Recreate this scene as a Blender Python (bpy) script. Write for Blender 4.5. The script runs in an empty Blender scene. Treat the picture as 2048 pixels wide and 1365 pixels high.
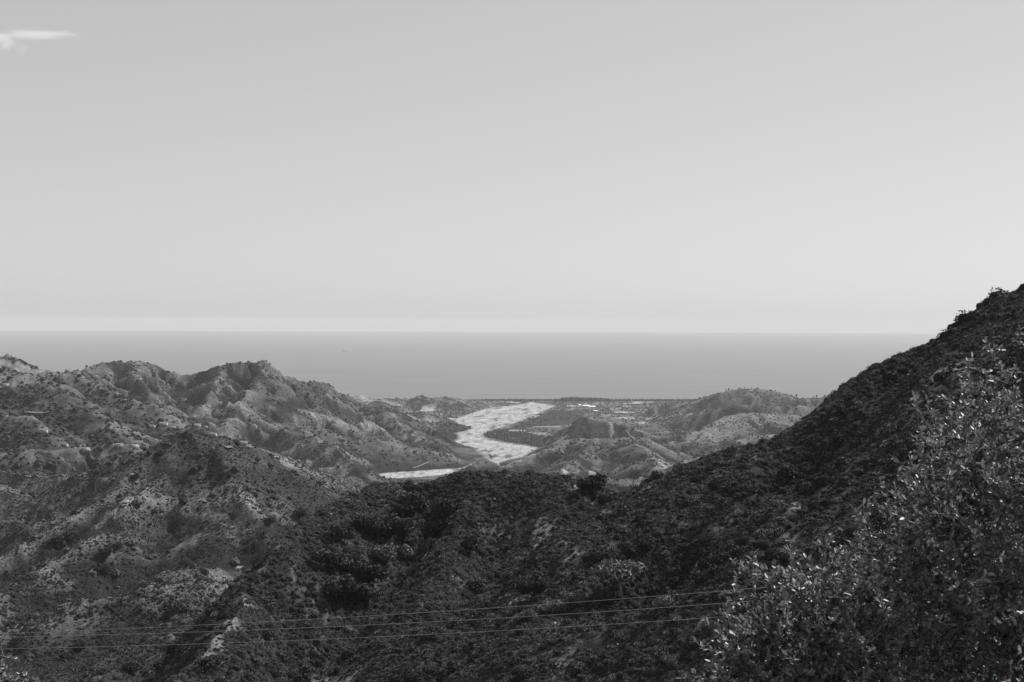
import bpy, math, random
import numpy as np
from mathutils import Vector, Matrix

R = math.radians
rng = np.random.default_rng(7)
random.seed(7)
sc = bpy.context.scene
col = sc.collection

# ------------------------------------------------------------------ camera
F = 2844.0                     # focal length in pixels of the 2048 px wide photograph (50 mm on full frame)
CAM_Z = 600.0
cam_data = bpy.data.cameras.new('camera')
cam_data.lens = 36.0 * F / 2048.0
cam_data.sensor_width = 36.0
cam_data.clip_start = 0.5
cam_data.clip_end = 250000.0
cam = bpy.data.objects.new('camera', cam_data)
col.objects.link(cam)
PITCH = math.atan((682.5 - 645.0) / F)
ROLL = R(0.2)
cam_rot = Matrix.Rotation(R(90) - PITCH, 3, 'X') @ Matrix.Rotation(ROLL, 3, 'Z')
cam.matrix_world = Matrix.Translation((0, 0, CAM_Z)) @ cam_rot.to_4x4()
sc.camera = cam
CR = np.array(cam_rot)

# ------------------------------------------------------------------ world, sun, exposure
SUN_EL, SUN_AZ = R(45), R(54)           # azimuth measured from the view direction (+Y) towards +X
world = bpy.data.worlds.new('World')
sc.world = world
world.use_nodes = True
wn = world.node_tree; wn.nodes.clear()
sky = wn.nodes.new('ShaderNodeTexSky')
sky.sky_type = 'NISHITA'
sky.sun_disc = False
sky.sun_elevation = SUN_EL
sky.sun_rotation = SUN_AZ
sky.altitude = 600
sky.air_density = 1.1
sky.dust_density = 0.9
sky.ozone_density = 1.0
bw = wn.nodes.new('ShaderNodeRGBToBW')
pw = wn.nodes.new('ShaderNodeMath'); pw.operation = 'POWER'; pw.inputs[1].default_value = 0.46
ml = wn.nodes.new('ShaderNodeMath'); ml.operation = 'MULTIPLY'; ml.inputs[1].default_value = 2.30
bg = wn.nodes.new('ShaderNodeBackground'); bg.inputs['Strength'].default_value = 0.10
wo = wn.nodes.new('ShaderNodeOutputWorld')
wn.links.new(sky.outputs[0], bw.inputs[0])
wn.links.new(bw.outputs[0], pw.inputs[0])
wn.links.new(pw.outputs[0], ml.inputs[0])
wn.links.new(ml.outputs[0], bg.inputs['Color'])
wn.links.new(bg.outputs[0], wo.inputs['Surface'])

sl = bpy.data.lights.new('sun', 'SUN')
sl.energy = 5.0
sl.angle = R(0.53)
sun = bpy.data.objects.new('sun', sl)
col.objects.link(sun)
sd = Vector((math.sin(SUN_AZ) * math.cos(SUN_EL), math.cos(SUN_AZ) * math.cos(SUN_EL), math.sin(SUN_EL)))
sun.rotation_euler = sd.to_track_quat('Z', 'Y').to_euler()
sun.location = (0, 0, 900)

sc.view_settings.view_transform = 'Standard'
sc.view_settings.look = 'None'
sc.view_settings.gamma = 1.0
sc.view_settings.use_curve_mapping = False
sc.view_settings.exposure = 0.3
sc.cycles.max_bounces = 5
sc.cycles.diffuse_bounces = 2
sc.cycles.glossy_bounces = 2
sc.cycles.transmission_bounces = 2
sc.cycles.volume_bounces = 1
sc.cycles.transparent_max_bounces = 6
sc.cycles.use_denoising = True

# ------------------------------------------------------------------ projection helpers
def pix(px, py, Y):
    """world point that the photograph shows at pixel (px,py) when it lies Y metres ahead"""
    d = CR @ np.array([(px - 1024.0) / F, -(py - 682.5) / F, -1.0])
    t = Y / d[1]
    return np.array([d[0] * t, Y, CAM_Z + d[2] * t])

# ------------------------------------------------------------------ noise (numpy gradient noise)
_p = np.random.RandomState(3).permutation(256)
_perm = np.concatenate([_p, _p]).astype(np.int64)
_ga = np.random.RandomState(4).rand(256) * 2 * np.pi
_gx, _gy = np.cos(_ga), np.sin(_ga)

def gnoise(x, y):
    xi = np.floor(x).astype(np.int64); yi = np.floor(y).astype(np.int64)
    fx = x - xi; fy = y - yi
    xi &= 255; yi &= 255
    u = fx * fx * fx * (fx * (fx * 6 - 15) + 10)
    v = fy * fy * fy * (fy * (fy * 6 - 15) + 10)
    x1 = (xi + 1) & 255; y1 = (yi + 1) & 255
    def g(a, b, dx, dy):
        h = _perm[_perm[a] + b]
        return _gx[h] * dx + _gy[h] * dy
    n00 = g(xi, yi, fx, fy); n10 = g(x1, yi, fx - 1, fy)
    n01 = g(xi, y1, fx, fy - 1); n11 = g(x1, y1, fx - 1, fy - 1)
    a = n00 + u * (n10 - n00); b = n01 + u * (n11 - n01)
    return (a + v * (b - a)) * 1.4

def fbm(x, y, octv=4, lac=2.03, gain=0.5):
    s = 0; a = 1.0; t = 0
    for i in range(octv):
        s = s + a * gnoise(x + 17.3 * i, y - 9.1 * i); t += a
        a *= gain; x = x * lac; y = y * lac
    return s / t

def ridged(x, y, octv=4, lac=2.07, gain=0.5):
    s = 0; a = 1.0; t = 0
    for i in range(octv):
        s = s + a * (1 - np.abs(gnoise(x + 31.7 * i, y + 5.9 * i)) * 1.6); t += a
        a *= gain; x = x * lac; y = y * lac
    return s / t

def sstep(a, b, x):
    t = np.clip((x - a) / (b - a), 0, 1)
    return t * t * (3 - 2 * t)

# ------------------------------------------------------------------ the lie of the land
# every ridge: crest points (photo x, photo y, metres ahead), slope towards the viewer, slope away from
# the viewer, crest rounding, gully strength, gully spacing
RID = [
 # near hillside and its spurs
 ([(2500,350,400),(2300,455,410),(2048,580,430),(1985,597,437),(1925,632,442),(1862,672,450),(1750,740,465),(1640,800,480),(1560,845,492),(1480,882,505),(1400,925,520),(1340,950,528),(1270,962,540),(1210,967,548),(1150,956,560),(1060,948,570),(980,944,575),(900,955,575),(850,966,570),(795,953,570),(750,962,560),(700,995,550)], .36, .62, 6, .10, 40),
 ([(750,964,560),(700,995,550),(640,1025,530),(595,1045,510),(560,1085,490),(500,1165,455),(440,1245,425),(345,1365,392),(260,1480,370)], .34, 1.5, 4, .08, 40),
 ([(1400,932,520),(1209,1006,500),(1098,1074,464),(1033,1142,438),(985,1203,419),(930,1300,392)], .5, .55, 5, .06, 30),
 ([(1480,1165,392),(1300,1194,402),(1110,1236,414),(1000,1273,414),(850,1345,400)], .5, .55, 5, .08, 25),
 ([(930,948,572),(900,1050,524),(860,1180,470),(800,1300,436)], .45, .6, 6, .1, 30),
 ([(700,1000,547),(640,1120,492),(560,1240,446),(500,1365,414)], .45, 1.3, 6, .1, 30),
 # cone hill and its spurs
 ([(385,862,1500),(345,884,1470),(307,907,1440),(240,965,1380),(170,1015,1330),(90,1065,1280),(0,1115,1230),(-100,1170,1180),(-250,1220,1150)], .62, .7, 3, .10, 60),
 ([(385,866,1500),(420,885,1485),(450,925,1440),(475,985,1380),(520,1050,1300),(560,1110,1230),(600,1150,1180)], .6, .7, 3, .12, 60),
 ([(340,890,1460),(320,955,1400),(255,1005,1330),(177,1090,1230),(100,1130,1170),(0,1190,1100),(-100,1240,1050)], .5, .5, 5, .12, 50),
 ([(385,870,1490),(400,960,1410),(425,1050,1310),(390,1130,1210),(320,1190,1130)], .42, .42, 25, .06, 60),
 ([(-200,1310,930),(0,1252,960),(102,1227,970),(177,1202,980),(240,1186,990),(330,1165,1010),(420,1150,1040)], .45, .5, 8, .12, 40),
 ([(-100,1450,680),(0,1400,700),(150,1340,750),(300,1290,800),(430,1232,850),(520,1180,900)], .42, .4, 8, .12, 35),
 ([(385,868,1500),(410,882,1600),(440,893,1700),(500,903,1800),(560,912,1900),(620,932,1980),(680,950,2050),(740,966,2100),(790,990,2150)], .62, .5, 3, .16, 60),
 # left country behind the cone
 ([(-300,690,3700),(-150,700,3600),(0,712,3500),(50,718,3450),(90,735,3400),(105,745,3380),(140,748,3350),(200,775,3250),(300,812,3100),(360,843,3000),(430,872,2900),(500,892,2850),(560,907,2800)], .32, .5, 8, .14, 160),
 ([(-150,735,3200),(0,745,3150),(60,752,3100),(120,790,2950),(180,830,2800),(230,855,2700)], .35, .35, 10, .14, 110),
 ([(-150,800,2750),(0,828,2650),(60,836,2600),(90,862,2520),(120,885,2450)], .45, .4, 8, .12, 90),
 ([(50,905,2330),(100,899,2380),(170,890,2440),(250,893,2430),(310,905,2400)], .5, .2, 8, .2, 70),
 ([(-150,935,2080),(0,941,2080),(60,952,2060),(130,953,2050),(245,960,2010),(300,950,2050)], .45, .12, 4, .16, 70),
 ([(-150,950,1900),(0,975,1780),(60,1010,1700),(110,1050,1600)], .45, .4, 8, .16, 60),
 # the mountain
 ([(60,765,4400),(130,752,4700),(150,745,4800),(180,730,5000),(215,728,5100),(250,722,5200),(275,722,5250),(300,731,5300),(335,745,5300),(365,750,5300),(400,745,5300),(430,740,5250),(445,732,5250),(468,723,5250),(485,731,5300),(510,725,5300),(532,720,5350),(560,738,5450),(600,758,5500),(625,766,5550),(650,766,5600),(668,780,5650),(685,790,5700),(698,812,5750),(720,835,5800),(740,848,5850)], .70, .5, 5, .80, 110),
 ([(255,724,5200),(272,760,5000),(310,800,4700),(330,830,4400),(352,852,4200)], .6, .6, 10, .7, 80),
 ([(448,735,5250),(420,790,4900),(388,832,4600),(370,855,4450)], .6, .6, 10, .7, 80),
 ([(532,722,5350),(512,770,5050),(470,830,4700),(430,868,4400)], .6, .6, 10, .7, 80),
 ([(532,722,5350),(562,770,5120),(590,803,4960),(600,822,4850)], .6, .6, 10, .7, 80),
 ([(600,822,4850),(650,845,4870),(720,860,4950),(800,877,5050),(860,897,5150),(905,908,5200),(945,922,5230)], .42, .5, 10, .2, 130),
 ([(598,824,4830),(590,850,4550),(650,885,4330),(690,910,4170),(712,928,4080),(720,945,4000)], .5, .7, 10, .16, 110),
 ([(602,760,5500),(618,800,5270),(640,832,5100)], .8, .8, 6, .4, 70),
 ([(650,768,5600),(672,812,5430),(700,850,5250)], .8, .8, 6, .4, 70),
 ([(800,877,5050),(815,900,4900),(840,918,4850),(880,929,4850)], .35, .4, 12, .2, 80),
 ([(925,940,4880),(943,924,4930),(970,920,4960),(1000,932,4900)], .3, .3, 8, .2, 60),
 ([(690,792,6500),(720,814,6450),(745,806,6400),(770,799,6400),(800,815,6300),(830,835,6200),(870,855,6150),(902,876,6100)], .5, .5, 10, .3, 120),
 ([(770,800,6400),(782,840,6000),(830,870,5700),(880,892,5500)], .45, .45, 10, .25, 110),
 ([(840,846,7550),(875,846,7500),(905,849,7450),(935,856,7430)], .25, .3, 10, .1, 100),
 ([(860,862,6750),(885,868,6700),(906,874,6690)], .25, .3, 10, .1, 100),
 ([(600,780,9000),(690,785,9200),(720,790,9300),(760,801,9300),(800,797,9500),(840,793,9500),(880,793,9500),(910,797,9600),(950,803,9800),(985,807,9900)], .3, .4, 20, .12, 250),
 ([(690,800,8400),(740,808,8200),(790,818,8000),(850,828,7900),(890,836,7850)], .2, .25, 20, .12, 200),
 # right-hand country
 ([(1330,806,8600),(1400,803,8500),(1430,790,8300),(1455,782,8200),(1485,778,8200),(1540,780,8200),(1570,788,8200),(1600,797,8300),(1640,795,8200),(1700,783,8000),(1800,772,7900),(2000,760,7900)], .36, .5, 14, .26, 170),
 ([(1345,846,7350),(1380,832,7300),(1410,825,7250),(1440,818,7200),(1475,812,7200),(1540,811,7200),(1620,813,7200),(1720,800,7200),(1900,800,7200)], .75, .14, 6, .3, 120),
 ([(1290,868,6200),(1340,862,6300),(1375,867,6200),(1400,862,6100),(1430,845,6200),(1460,832,6300),(1490,826,6350),(1560,829,6300),(1660,835,6300),(1850,840,6300)], .22, .5, 14, .12, 150),
 ([(1134,872,6170),(1146,852,6200),(1162,838,6250),(1170,834,6260),(1200,841,6300),(1240,851,6300),(1290,862,6300)], 1.4, .5, 3, .35, 60),
 ([(1235,874,5890),(1258,856,5920),(1280,862,5930),(1320,873,5900),(1370,872,5900)], 1.4, .35, 3, .35, 60),
 ([(1085,902,5500),(1110,882,5600),(1160,875,5650),(1230,877,5600),(1290,875,5550)], .3, .6, 12, .2, 100),
 ([(1000,937,4900),(1060,913,5000),(1120,893,5050),(1190,880,5100),(1250,876,5100),(1300,882,5050),(1318,895,5000)], .38, .4, 14, .24, 100),
 ([(1250,876,5100),(1290,900,4800),(1315,930,4550),(1332,962,4350)], .42, .5, 10, .2, 80),
 ([(1190,880,5100),(1168,905,4850),(1130,935,4600),(1090,962,4400)], .42, .45, 10, .24, 80),
 ([(1330,887,5600),(1345,882,5650),(1400,885,5600),(1470,882,5600),(1500,872,5700),(1700,860,5700)], .3, .3, 12, .2, 100),
 ([(1020,955,3800),(1120,946,3850),(1170,943,3850),(1230,962,3800),(1290,950,3850),(1340,935,3900),(1400,912,4000),(1600,880,4100)], .4, .4, 12, .24, 90),
]
GUL = [
 ([(1200,985,538),(1090,1060,508),(1015,1130,478),(965,1200,448),(930,1290,420)], 9, 13),
 ([(845,1005,550),(805,1075,515),(735,1160,478),(685,1230,448),(640,1300,425)], 10, 14),
 ([(1500,965,490),(1385,1080,462),(1290,1130,445),(1180,1190,430),(1110,1215,430)], 7, 12),
 ([(1640,1060,400),(1540,1150,385),(1420,1260,378),(1330,1330,370),(1280,1420,360)], 15, 14),
 ([(1850,780,440),(1800,880,425),(1740,1000,405),(1690,1100,390)], 6, 9),
 ([(560,1160,455),(600,1240,430),(600,1330,415)], 5, 9),
 ([(1010,1000,545),(960,1100,500),(920,1200,460)], 4, 10),
 ([(1620,900,480),(1560,1000,455),(1500,1080,430)], 4, 9),
 ([(1100,1300,415),(1040,1330,408),(1000,1400,400)], 6, 9),
]
GUL = [(np.array([pix(*p) for p in pts]), dp * 1.35, wd) for pts, dp, wd in GUL]
LEFT_EDGE = np.array([pix(*p) for p in [(260,1480,370),(345,1365,392),(440,1245,425),(500,1165,455),(560,1085,490),(595,1045,510),(640,1025,530),(700,995,550),(750,964,562)]])
RID = [(np.array([pix(*p) for p in pts]), kf, kb, r, ga, gs) for pts, kf, kb, r, ga, gs in RID]

def river_floor(Y):
    return 0.0135 * (11100.0 - Y)

def base_floor(Y):
    return np.interp(Y, [0, 5, 12, 250, 330, 520, 700, 1500, 3000, 4300, 4700, 11100, 11400],
                        [598.3, 597.2, 594.4, 507, 484, 440, 410, 300, 175, 110, 82, 0, -8])

def smax(a, b, w):
    h = np.clip(0.5 + 0.5 * (a - b) / w, 0, 1)
    return b + (a - b) * h + w * h * (1 - h)

def in_poly(x, y, poly):
    c = np.zeros(x.shape, bool)
    n = len(poly)
    for i in range(n):
        x0, y0 = poly[i]; x1, y1 = poly[(i + 1) % n]
        cond = ((y0 > y) != (y1 > y))
        xx = (x1 - x0) * (y - y0) / (y1 - y0 + 1e-12) + x0
        c ^= cond & (x < xx)
    return c

def poly_dist(x, y, poly, closed=True):
    d = np.full(x.shape, 1e9)
    n = len(poly)
    for i in range(n if closed else n - 1):
        x0, y0 = poly[i]; x1, y1 = poly[(i + 1) % n]
        dx, dy = x1 - x0, y1 - y0
        t = np.clip(((x - x0) * dx + (y - y0) * dy) / (dx * dx + dy * dy + 1e-9), 0, 1)
        d = np.minimum(d, np.hypot(x - x0 - t * dx, y - y0 - t * dy))
    return d

def floor_hit(px, py, f=river_floor):
    lo, hi = 3000.0, 11600.0
    d = CR @ np.array([(px - 1024.0) / F, -(py - 682.5) / F, -1.0]); d /= d[1]
    for _ in range(50):
        m = (lo + hi) / 2
        if CAM_Z + d[2] * m > f(m): lo = m
        else: hi = m
    return (d[0] * lo, lo)

RIVER = [floor_hit(*p) for p in [(1060,804),(1082,807),(1116,812),(1092,823),(1055,839),(1020,852),(989,861),(969,867),(969,874),(998,883),(1042,890),(1083,896),(1070,903),(1053,914),(1020,921),(998,929),(975,931),(945,934),(928,938),(915,947),(880,952),(830,956),(760,959),(738,955),(722,951),(780,945),(830,942),(922,936),(945,926),(967,919),(963,911),(936,895),(903,885),(913,875),(908,867),(941,857),(910,848),(903,840),(936,828),(965,819),(998,814),(1045,808)]]
RIVER = np.array(RIVER)

def near_shape(h, x, y, wx, wy):
    m = np.nonzero((y < 760) & (y > 200))[0]
    X, Yv = wx[m], wy[m]
    hm = h[m]
    for pts, dp, wd in GUL:
        d = poly_dist(X, Yv, pts[:, :2], False)
        hm = hm - dp * np.exp(-(d / wd) ** 1.5)
    # the hill breaks off along its left edge
    e = LEFT_EDGE
    xe = np.interp(Yv, e[:, 1], e[:, 0]); ze = np.interp(Yv, e[:, 1], e[:, 2])
    xe = np.where(Yv > e[-1, 1], e[-1, 0] + (Yv - e[-1, 1]) * .9, xe); xe = np.where(Yv < e[0, 1], e[0, 0] - (e[0, 1] - Yv) * .1, xe)
    ze = np.where(Yv < e[0, 1], ze - (e[0, 1] - Yv) * .3, ze); ze = np.where(Yv > e[-1, 1], ze - (Yv - e[-1, 1]) * .5, ze)
    dl = xe - X + 9 * fbm(X / 34 + 2, Yv / 34, 3) + 3 * fbm(X / 9, Yv / 9, 2)
    cap = ze - 1.15 * np.clip(dl, 0, 1e9) + np.clip(-dl, 0, 1e9) * 1.2 + 1.0
    h[m] = np.minimum(hm, np.maximum(cap, base_floor(Yv)))
    return h

def height(x, y):
    shp = x.shape
    x = x.ravel().astype(float); y = y.ravel().astype(float)
    D = np.hypot(x, y)
    w = np.interp(D, [0, 500, 1500, 5000, 11000], [3, 6, 6, 9, 12])
    # ground warps so that crests and gullies wander
    wa = np.interp(D, [0, 500, 1500, 5000, 11000], [.5, 1.0, 6, 13, 22])
    wl = np.interp(D, [0, 600, 1500, 4000], [25, 45, 110, 260])
    # noise wavelength has to be piecewise constant: three bands mixed
    def warp(ax, ay):
        n1 = fbm(x / 40 + ax, y / 40 + ay, 3); n2 = fbm(x / 120 + ax, y / 120 + ay, 3); n3 = fbm(x / 300 + ax, y / 300 + ay, 4)
        a = sstep(500, 900, D); b = sstep(1800, 3200, D)
        return (n1 * (1 - a) + n2 * a) * (1 - b) + n3 * b
    wx = x + wa * warp(3.1, 8.2); wy = y + wa * warp(11.7, 2.4)
    h = base_floor(y) + 0.0 * x
    far = sstep(4300, 4700, y)
    h = h * (1 - far) + far * np.maximum(river_floor(y), -8)
    for ri, (pts, kf, kb, r, ga, gs) in enumerate(RID):
        if ri == 6: h = near_shape(h, x, y, wx, wy)
        ylo, yhi = pts[:, 1].min(), pts[:, 1].max()
        kk = min(kf, kb)
        reach = (pts[:, 2].max() + 10) / max(kk, .05) * 0.9
        reach = min(reach, 620 if yhi < 700 else (900 if yhi < 2300 else 2200))
        m = np.nonzero((y > ylo - reach) & (y < yhi + reach) & (x > pts[:, 0].min() - reach) & (x < pts[:, 0].max() + reach))[0]
        if not len(m): continue
        X, Yv = wx[m], wy[m]
        bd = np.full(len(m), 1e9); sw = np.zeros(len(m)); sz = np.zeros(len(m)); sk = np.zeros(len(m)); bs = np.zeros(len(m))
        s0 = 0.0
        # crest height, flank slope and place along the crest, shared out among the stretches of crest by nearness
        for i in range(len(pts) - 1):
            a, b = pts[i], pts[i + 1]
            dx, dy = b[0] - a[0], b[1] - a[1]
            L = math.hypot(dx, dy) + 1e-9
            t = np.clip(((X - a[0]) * dx + (Yv - a[1]) * dy) / (L * L), 0, 1)
            ex = X - a[0] - t * dx; ey = Yv - a[1] - t * dy
            d2 = ex * ex + ey * ey
            d = np.sqrt(d2)
            camside = np.sign((0 - a[0]) * dy - (0 - a[1]) * dx)      # the side the valley view is on
            side = ((X - a[0]) * dy - (Yv - a[1]) * dx) / L * camside / (d + 1e-6)
            wgt = 1.0 / (d2 + 4.0) ** 3
            sw += wgt; sz += wgt * (a[2] + t * (b[2] - a[2])); sk += wgt * (kb + (kf - kb) * sstep(-.35, .35, side))
            bs += wgt * (s0 + t * L)
            bd = np.minimum(bd, d)
            s0 += L
        bs = bs / sw
        best = sz / sw - sk / sw * (np.sqrt(bd * bd + r * r) - r)
        g = 1 - np.abs(gnoise(bs / gs + 40 + fbm(X / gs / 1.5, Yv / gs / 1.5, 2) * .7, bd / gs / 3.2 + 7.3 * pts[0, 0] % 97)) * 2.0
        g2 = 1 - np.abs(gnoise(bs / gs * 2.7 + 11 + fbm(X / gs, Yv / gs, 2) * .6, bd / gs / 1.6 + 3.3)) * 2.0
        gg = np.clip(1 - g, 0, 1.4) * .75 + np.clip(1 - g2, 0, 1.4) * .3
        amp = ga * gs * 1.5
        t_ = best - amp * (np.clip(.85 - gg, 0, 1) - .12) * sstep(0, gs * .9, bd)
        hm = h[m]
        h[m] = smax(t_, hm, w[m])
    # fractal relief that leaves the crests and the plain alone
    rel = sstep(4, 60, h - np.where(y > 4300, river_floor(y), base_floor(y)))
    near = 1 - sstep(600, 1000, D); mid = sstep(600, 1000, D) * (1 - sstep(2500, 3600, D)); fr = sstep(2500, 3600, D)
    c0 = np.ones(x.shape)
    mm = np.nonzero(y < 900)[0]
    c0[mm] = .08 + .92 * sstep(8, 60, poly_dist(x[mm], y[mm], RID[0][0][:, :2], False))
    h = h + near * (fbm(x / 34, y / 34, 5) * 2.6 * sstep(20, 120, D) * c0 + (ridged(x / 55 + 5, y / 55, 4) - .6) * 6.0 * sstep(60, 300, D) * c0 + fbm(x / 5, y / 5, 2) * .35)
    h = h + mid * ((ridged(x / 130, y / 130, 6, gain=.58) - .62) * 19 + fbm(x / 30, y / 30, 4) * 3.0) * (.35 + .65 * rel)
    side_ = 1 - .62 * sstep(-100, 500, x - y * .02)
    h = h + fr * rel * side_ * ((ridged(x / 240 + 9, y / 240, 6, gain=.6) - .62) * 34 + (ridged(x / 70 + 3, y / 70, 3) - .6) * 12 + fbm(x / 30, y / 30, 3) * 4)
    # river corridor is cut flat
    m = np.nonzero((y > 4400) & (y < 11300))[0]
    if len(m):
        ins = in_poly(x[m], y[m], RIVER)
        d = poly_dist(x[m], y[m], RIVER)
        d = np.where(ins, 0, d)
        fl = river_floor(y[m]) - 1.2
        cap = fl + np.clip(d - 2, 0, 1e9) * .55 + np.where(d > 0, 1.0, 0)
        h[m] = np.minimum(h[m], cap)
        pl = sstep(10400, 11100, y[m])
        h[m] = h[m] * (1 - pl) + pl * np.minimum(h[m], np.maximum(0, (11100 - y[m]) * .02) - np.clip(y[m] - 11080, 0, 400) * .03)
    return h.reshape(shp)

# ------------------------------------------------------------------ the height grid (a fan of rows)
U0, U1, NU = -0.47, 0.47, 900
Urow = np.linspace(U0, U1, NU)
def seg(a, b, n): return np.linspace(a, b, n, endpoint=False)
Yrow = np.concatenate([seg(4, 60, 25), seg(60, 290, 50), seg(290, 600, 240), seg(600, 900, 70), seg(900, 1650, 200), seg(1650, 2600, 110),
                       seg(2600, 3700, 90), seg(3700, 6600, 260), seg(6600, 8700, 100), seg(8700, 11000, 50), np.linspace(11000, 11250, 8)])
GX = Urow[None, :] * Yrow[:, None]
GY = np.broadcast_to(Yrow[:, None], GX.shape)
GZ = height(GX, GY)

def ground(x, y):
    x = np.asarray(x, float); y = np.asarray(y, float)
    v = np.interp(y, Yrow, np.arange(len(Yrow))); u = (x / y - U0) / (U1 - U0) * (NU - 1)
    u = np.clip(u, 0, NU - 1.001); v = np.clip(v, 0, len(Yrow) - 1.001)
    i = v.astype(int); j = u.astype(int); a = v - i; b = u - j
    return ((GZ[i, j] * (1 - b) + GZ[i, j + 1] * b) * (1 - a) + (GZ[i + 1, j] * (1 - b) + GZ[i + 1, j + 1] * b) * a)

# column by column visibility (highest sight line so far) to place things and to know what shows
SL = (GZ - CAM_Z) / GY
SLM = np.maximum.accumulate(SL, axis=0)

def hit(px, py, ymin=25.0):
    """where the sight line through a pixel of the photograph meets the ground"""
    d = CR @ np.array([(px - 1024.0) / F, -(py - 682.5) / F, -1.0]); d /= d[1]
    ys = Yrow
    z = ground(d[0] * ys, ys)
    ray = CAM_Z + d[2] * ys
    k = np.nonzero((z >= ray) & (ys > ymin))[0]
    if not len(k): return None
    k = k[0]
    if k == 0: return np.array([d[0] * ys[0], ys[0], z[0]])
    f0 = ray[k - 1] - z[k - 1]; f1 = ray[k] - z[k]
    t = f0 / (f0 - f1 + 1e-9); y = ys[k - 1] + t * (ys[k] - ys[k - 1])
    return np.array([d[0] * y, y, float(ground(d[0] * y, y))])

# ------------------------------------------------------------------ mesh helpers
def mesh_from(name, V, Fc, smooth=False):
    me = bpy.data.meshes.new(name)
    V = np.ascontiguousarray(V, np.float32); Fc = np.ascontiguousarray(Fc, np.int32)
    k = Fc.shape[1]
    me.vertices.add(len(V)); me.vertices.foreach_set('co', V.ravel())
    me.loops.add(Fc.size); me.loops.foreach_set('vertex_index', Fc.ravel())
    me.polygons.add(len(Fc)); me.polygons.foreach_set('loop_start', np.arange(len(Fc), dtype=np.int32) * k)
    try: me.polygons.foreach_set('loop_total', np.full(len(Fc), k, np.int32))
    except Exception: pass
    if smooth: me.polygons.foreach_set('use_smooth', np.ones(len(Fc), bool))
    me.update(calc_edges=True)
    return me

def link(name, me, mat=None, parent=None, **props):
    o = bpy.data.objects.new(name, me)
    col.objects.link(o)
    if mat is not None and me is not None:
        if len(me.materials) == 0: me.materials.append(mat)
    if parent is not None: o.parent = parent
    for k, v in props.items(): o[k] = v
    return o

def thing(name, label, cat, loc, rz=0.0, group=None, scale=1.0):
    o = bpy.data.objects.new(name, None); col.objects.link(o)
    o.location = [float(c) for c in loc]; o.rotation_euler = (0, 0, rz); o.scale = (scale,) * 3
    o['label'] = label; o['category'] = cat
    if group: o['group'] = group
    return o

# ------------------------------------------------------------------ materials
def nd(nt, typ, **kw):
    n = nt.nodes.new(typ)
    for k, v in kw.items(): setattr(n, k, v)
    return n

def grey_mat(name, v, rough=.9, spec=.2, var=0, scale=1.0, attr=None, trans=0):
    m = bpy.data.materials.new(name); m.use_nodes = True
    nt = m.node_tree; b = nt.nodes['Principled BSDF']
    b.inputs['Roughness'].default_value = rough
    b.inputs['Specular IOR Level'].default_value = spec
    b.inputs['Base Color'].default_value = (v, v, v, 1)
    if var:
        geo = nd(nt, 'ShaderNodeNewGeometry')
        nz = nd(nt, 'ShaderNodeTexNoise'); nz.inputs['Scale'].default_value = scale; nz.inputs['Detail'].default_value = 5; nz.inputs['Roughness'].default_value = .65
        nt.links.new(geo.outputs['Position'], nz.inputs['Vector'])
        mr = nd(nt, 'ShaderNodeMapRange'); mr.inputs[1].default_value = .3; mr.inputs[2].default_value = .7
        mr.inputs[3].default_value = v * (1 - var); mr.inputs[4].default_value = v * (1 + var)
        nt.links.new(nz.outputs['Fac'], mr.inputs[0]); nt.links.new(mr.outputs[0], b.inputs['Base Color'])
    if trans:
        tr = nd(nt, 'ShaderNodeBsdfTranslucent'); tr.inputs['Color'].default_value = (v * 1.6, v * 1.6, v * 1.6, 1)
        mx = nd(nt, 'ShaderNodeMixShader'); mx.inputs[0].default_value = trans
        out = nt.nodes['Material Output']
        nt.links.new(b.outputs[0], mx.inputs[1]); nt.links.new(tr.outputs[0], mx.inputs[2]); nt.links.new(mx.outputs[0], out.inputs['Surface'])
    return m

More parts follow.
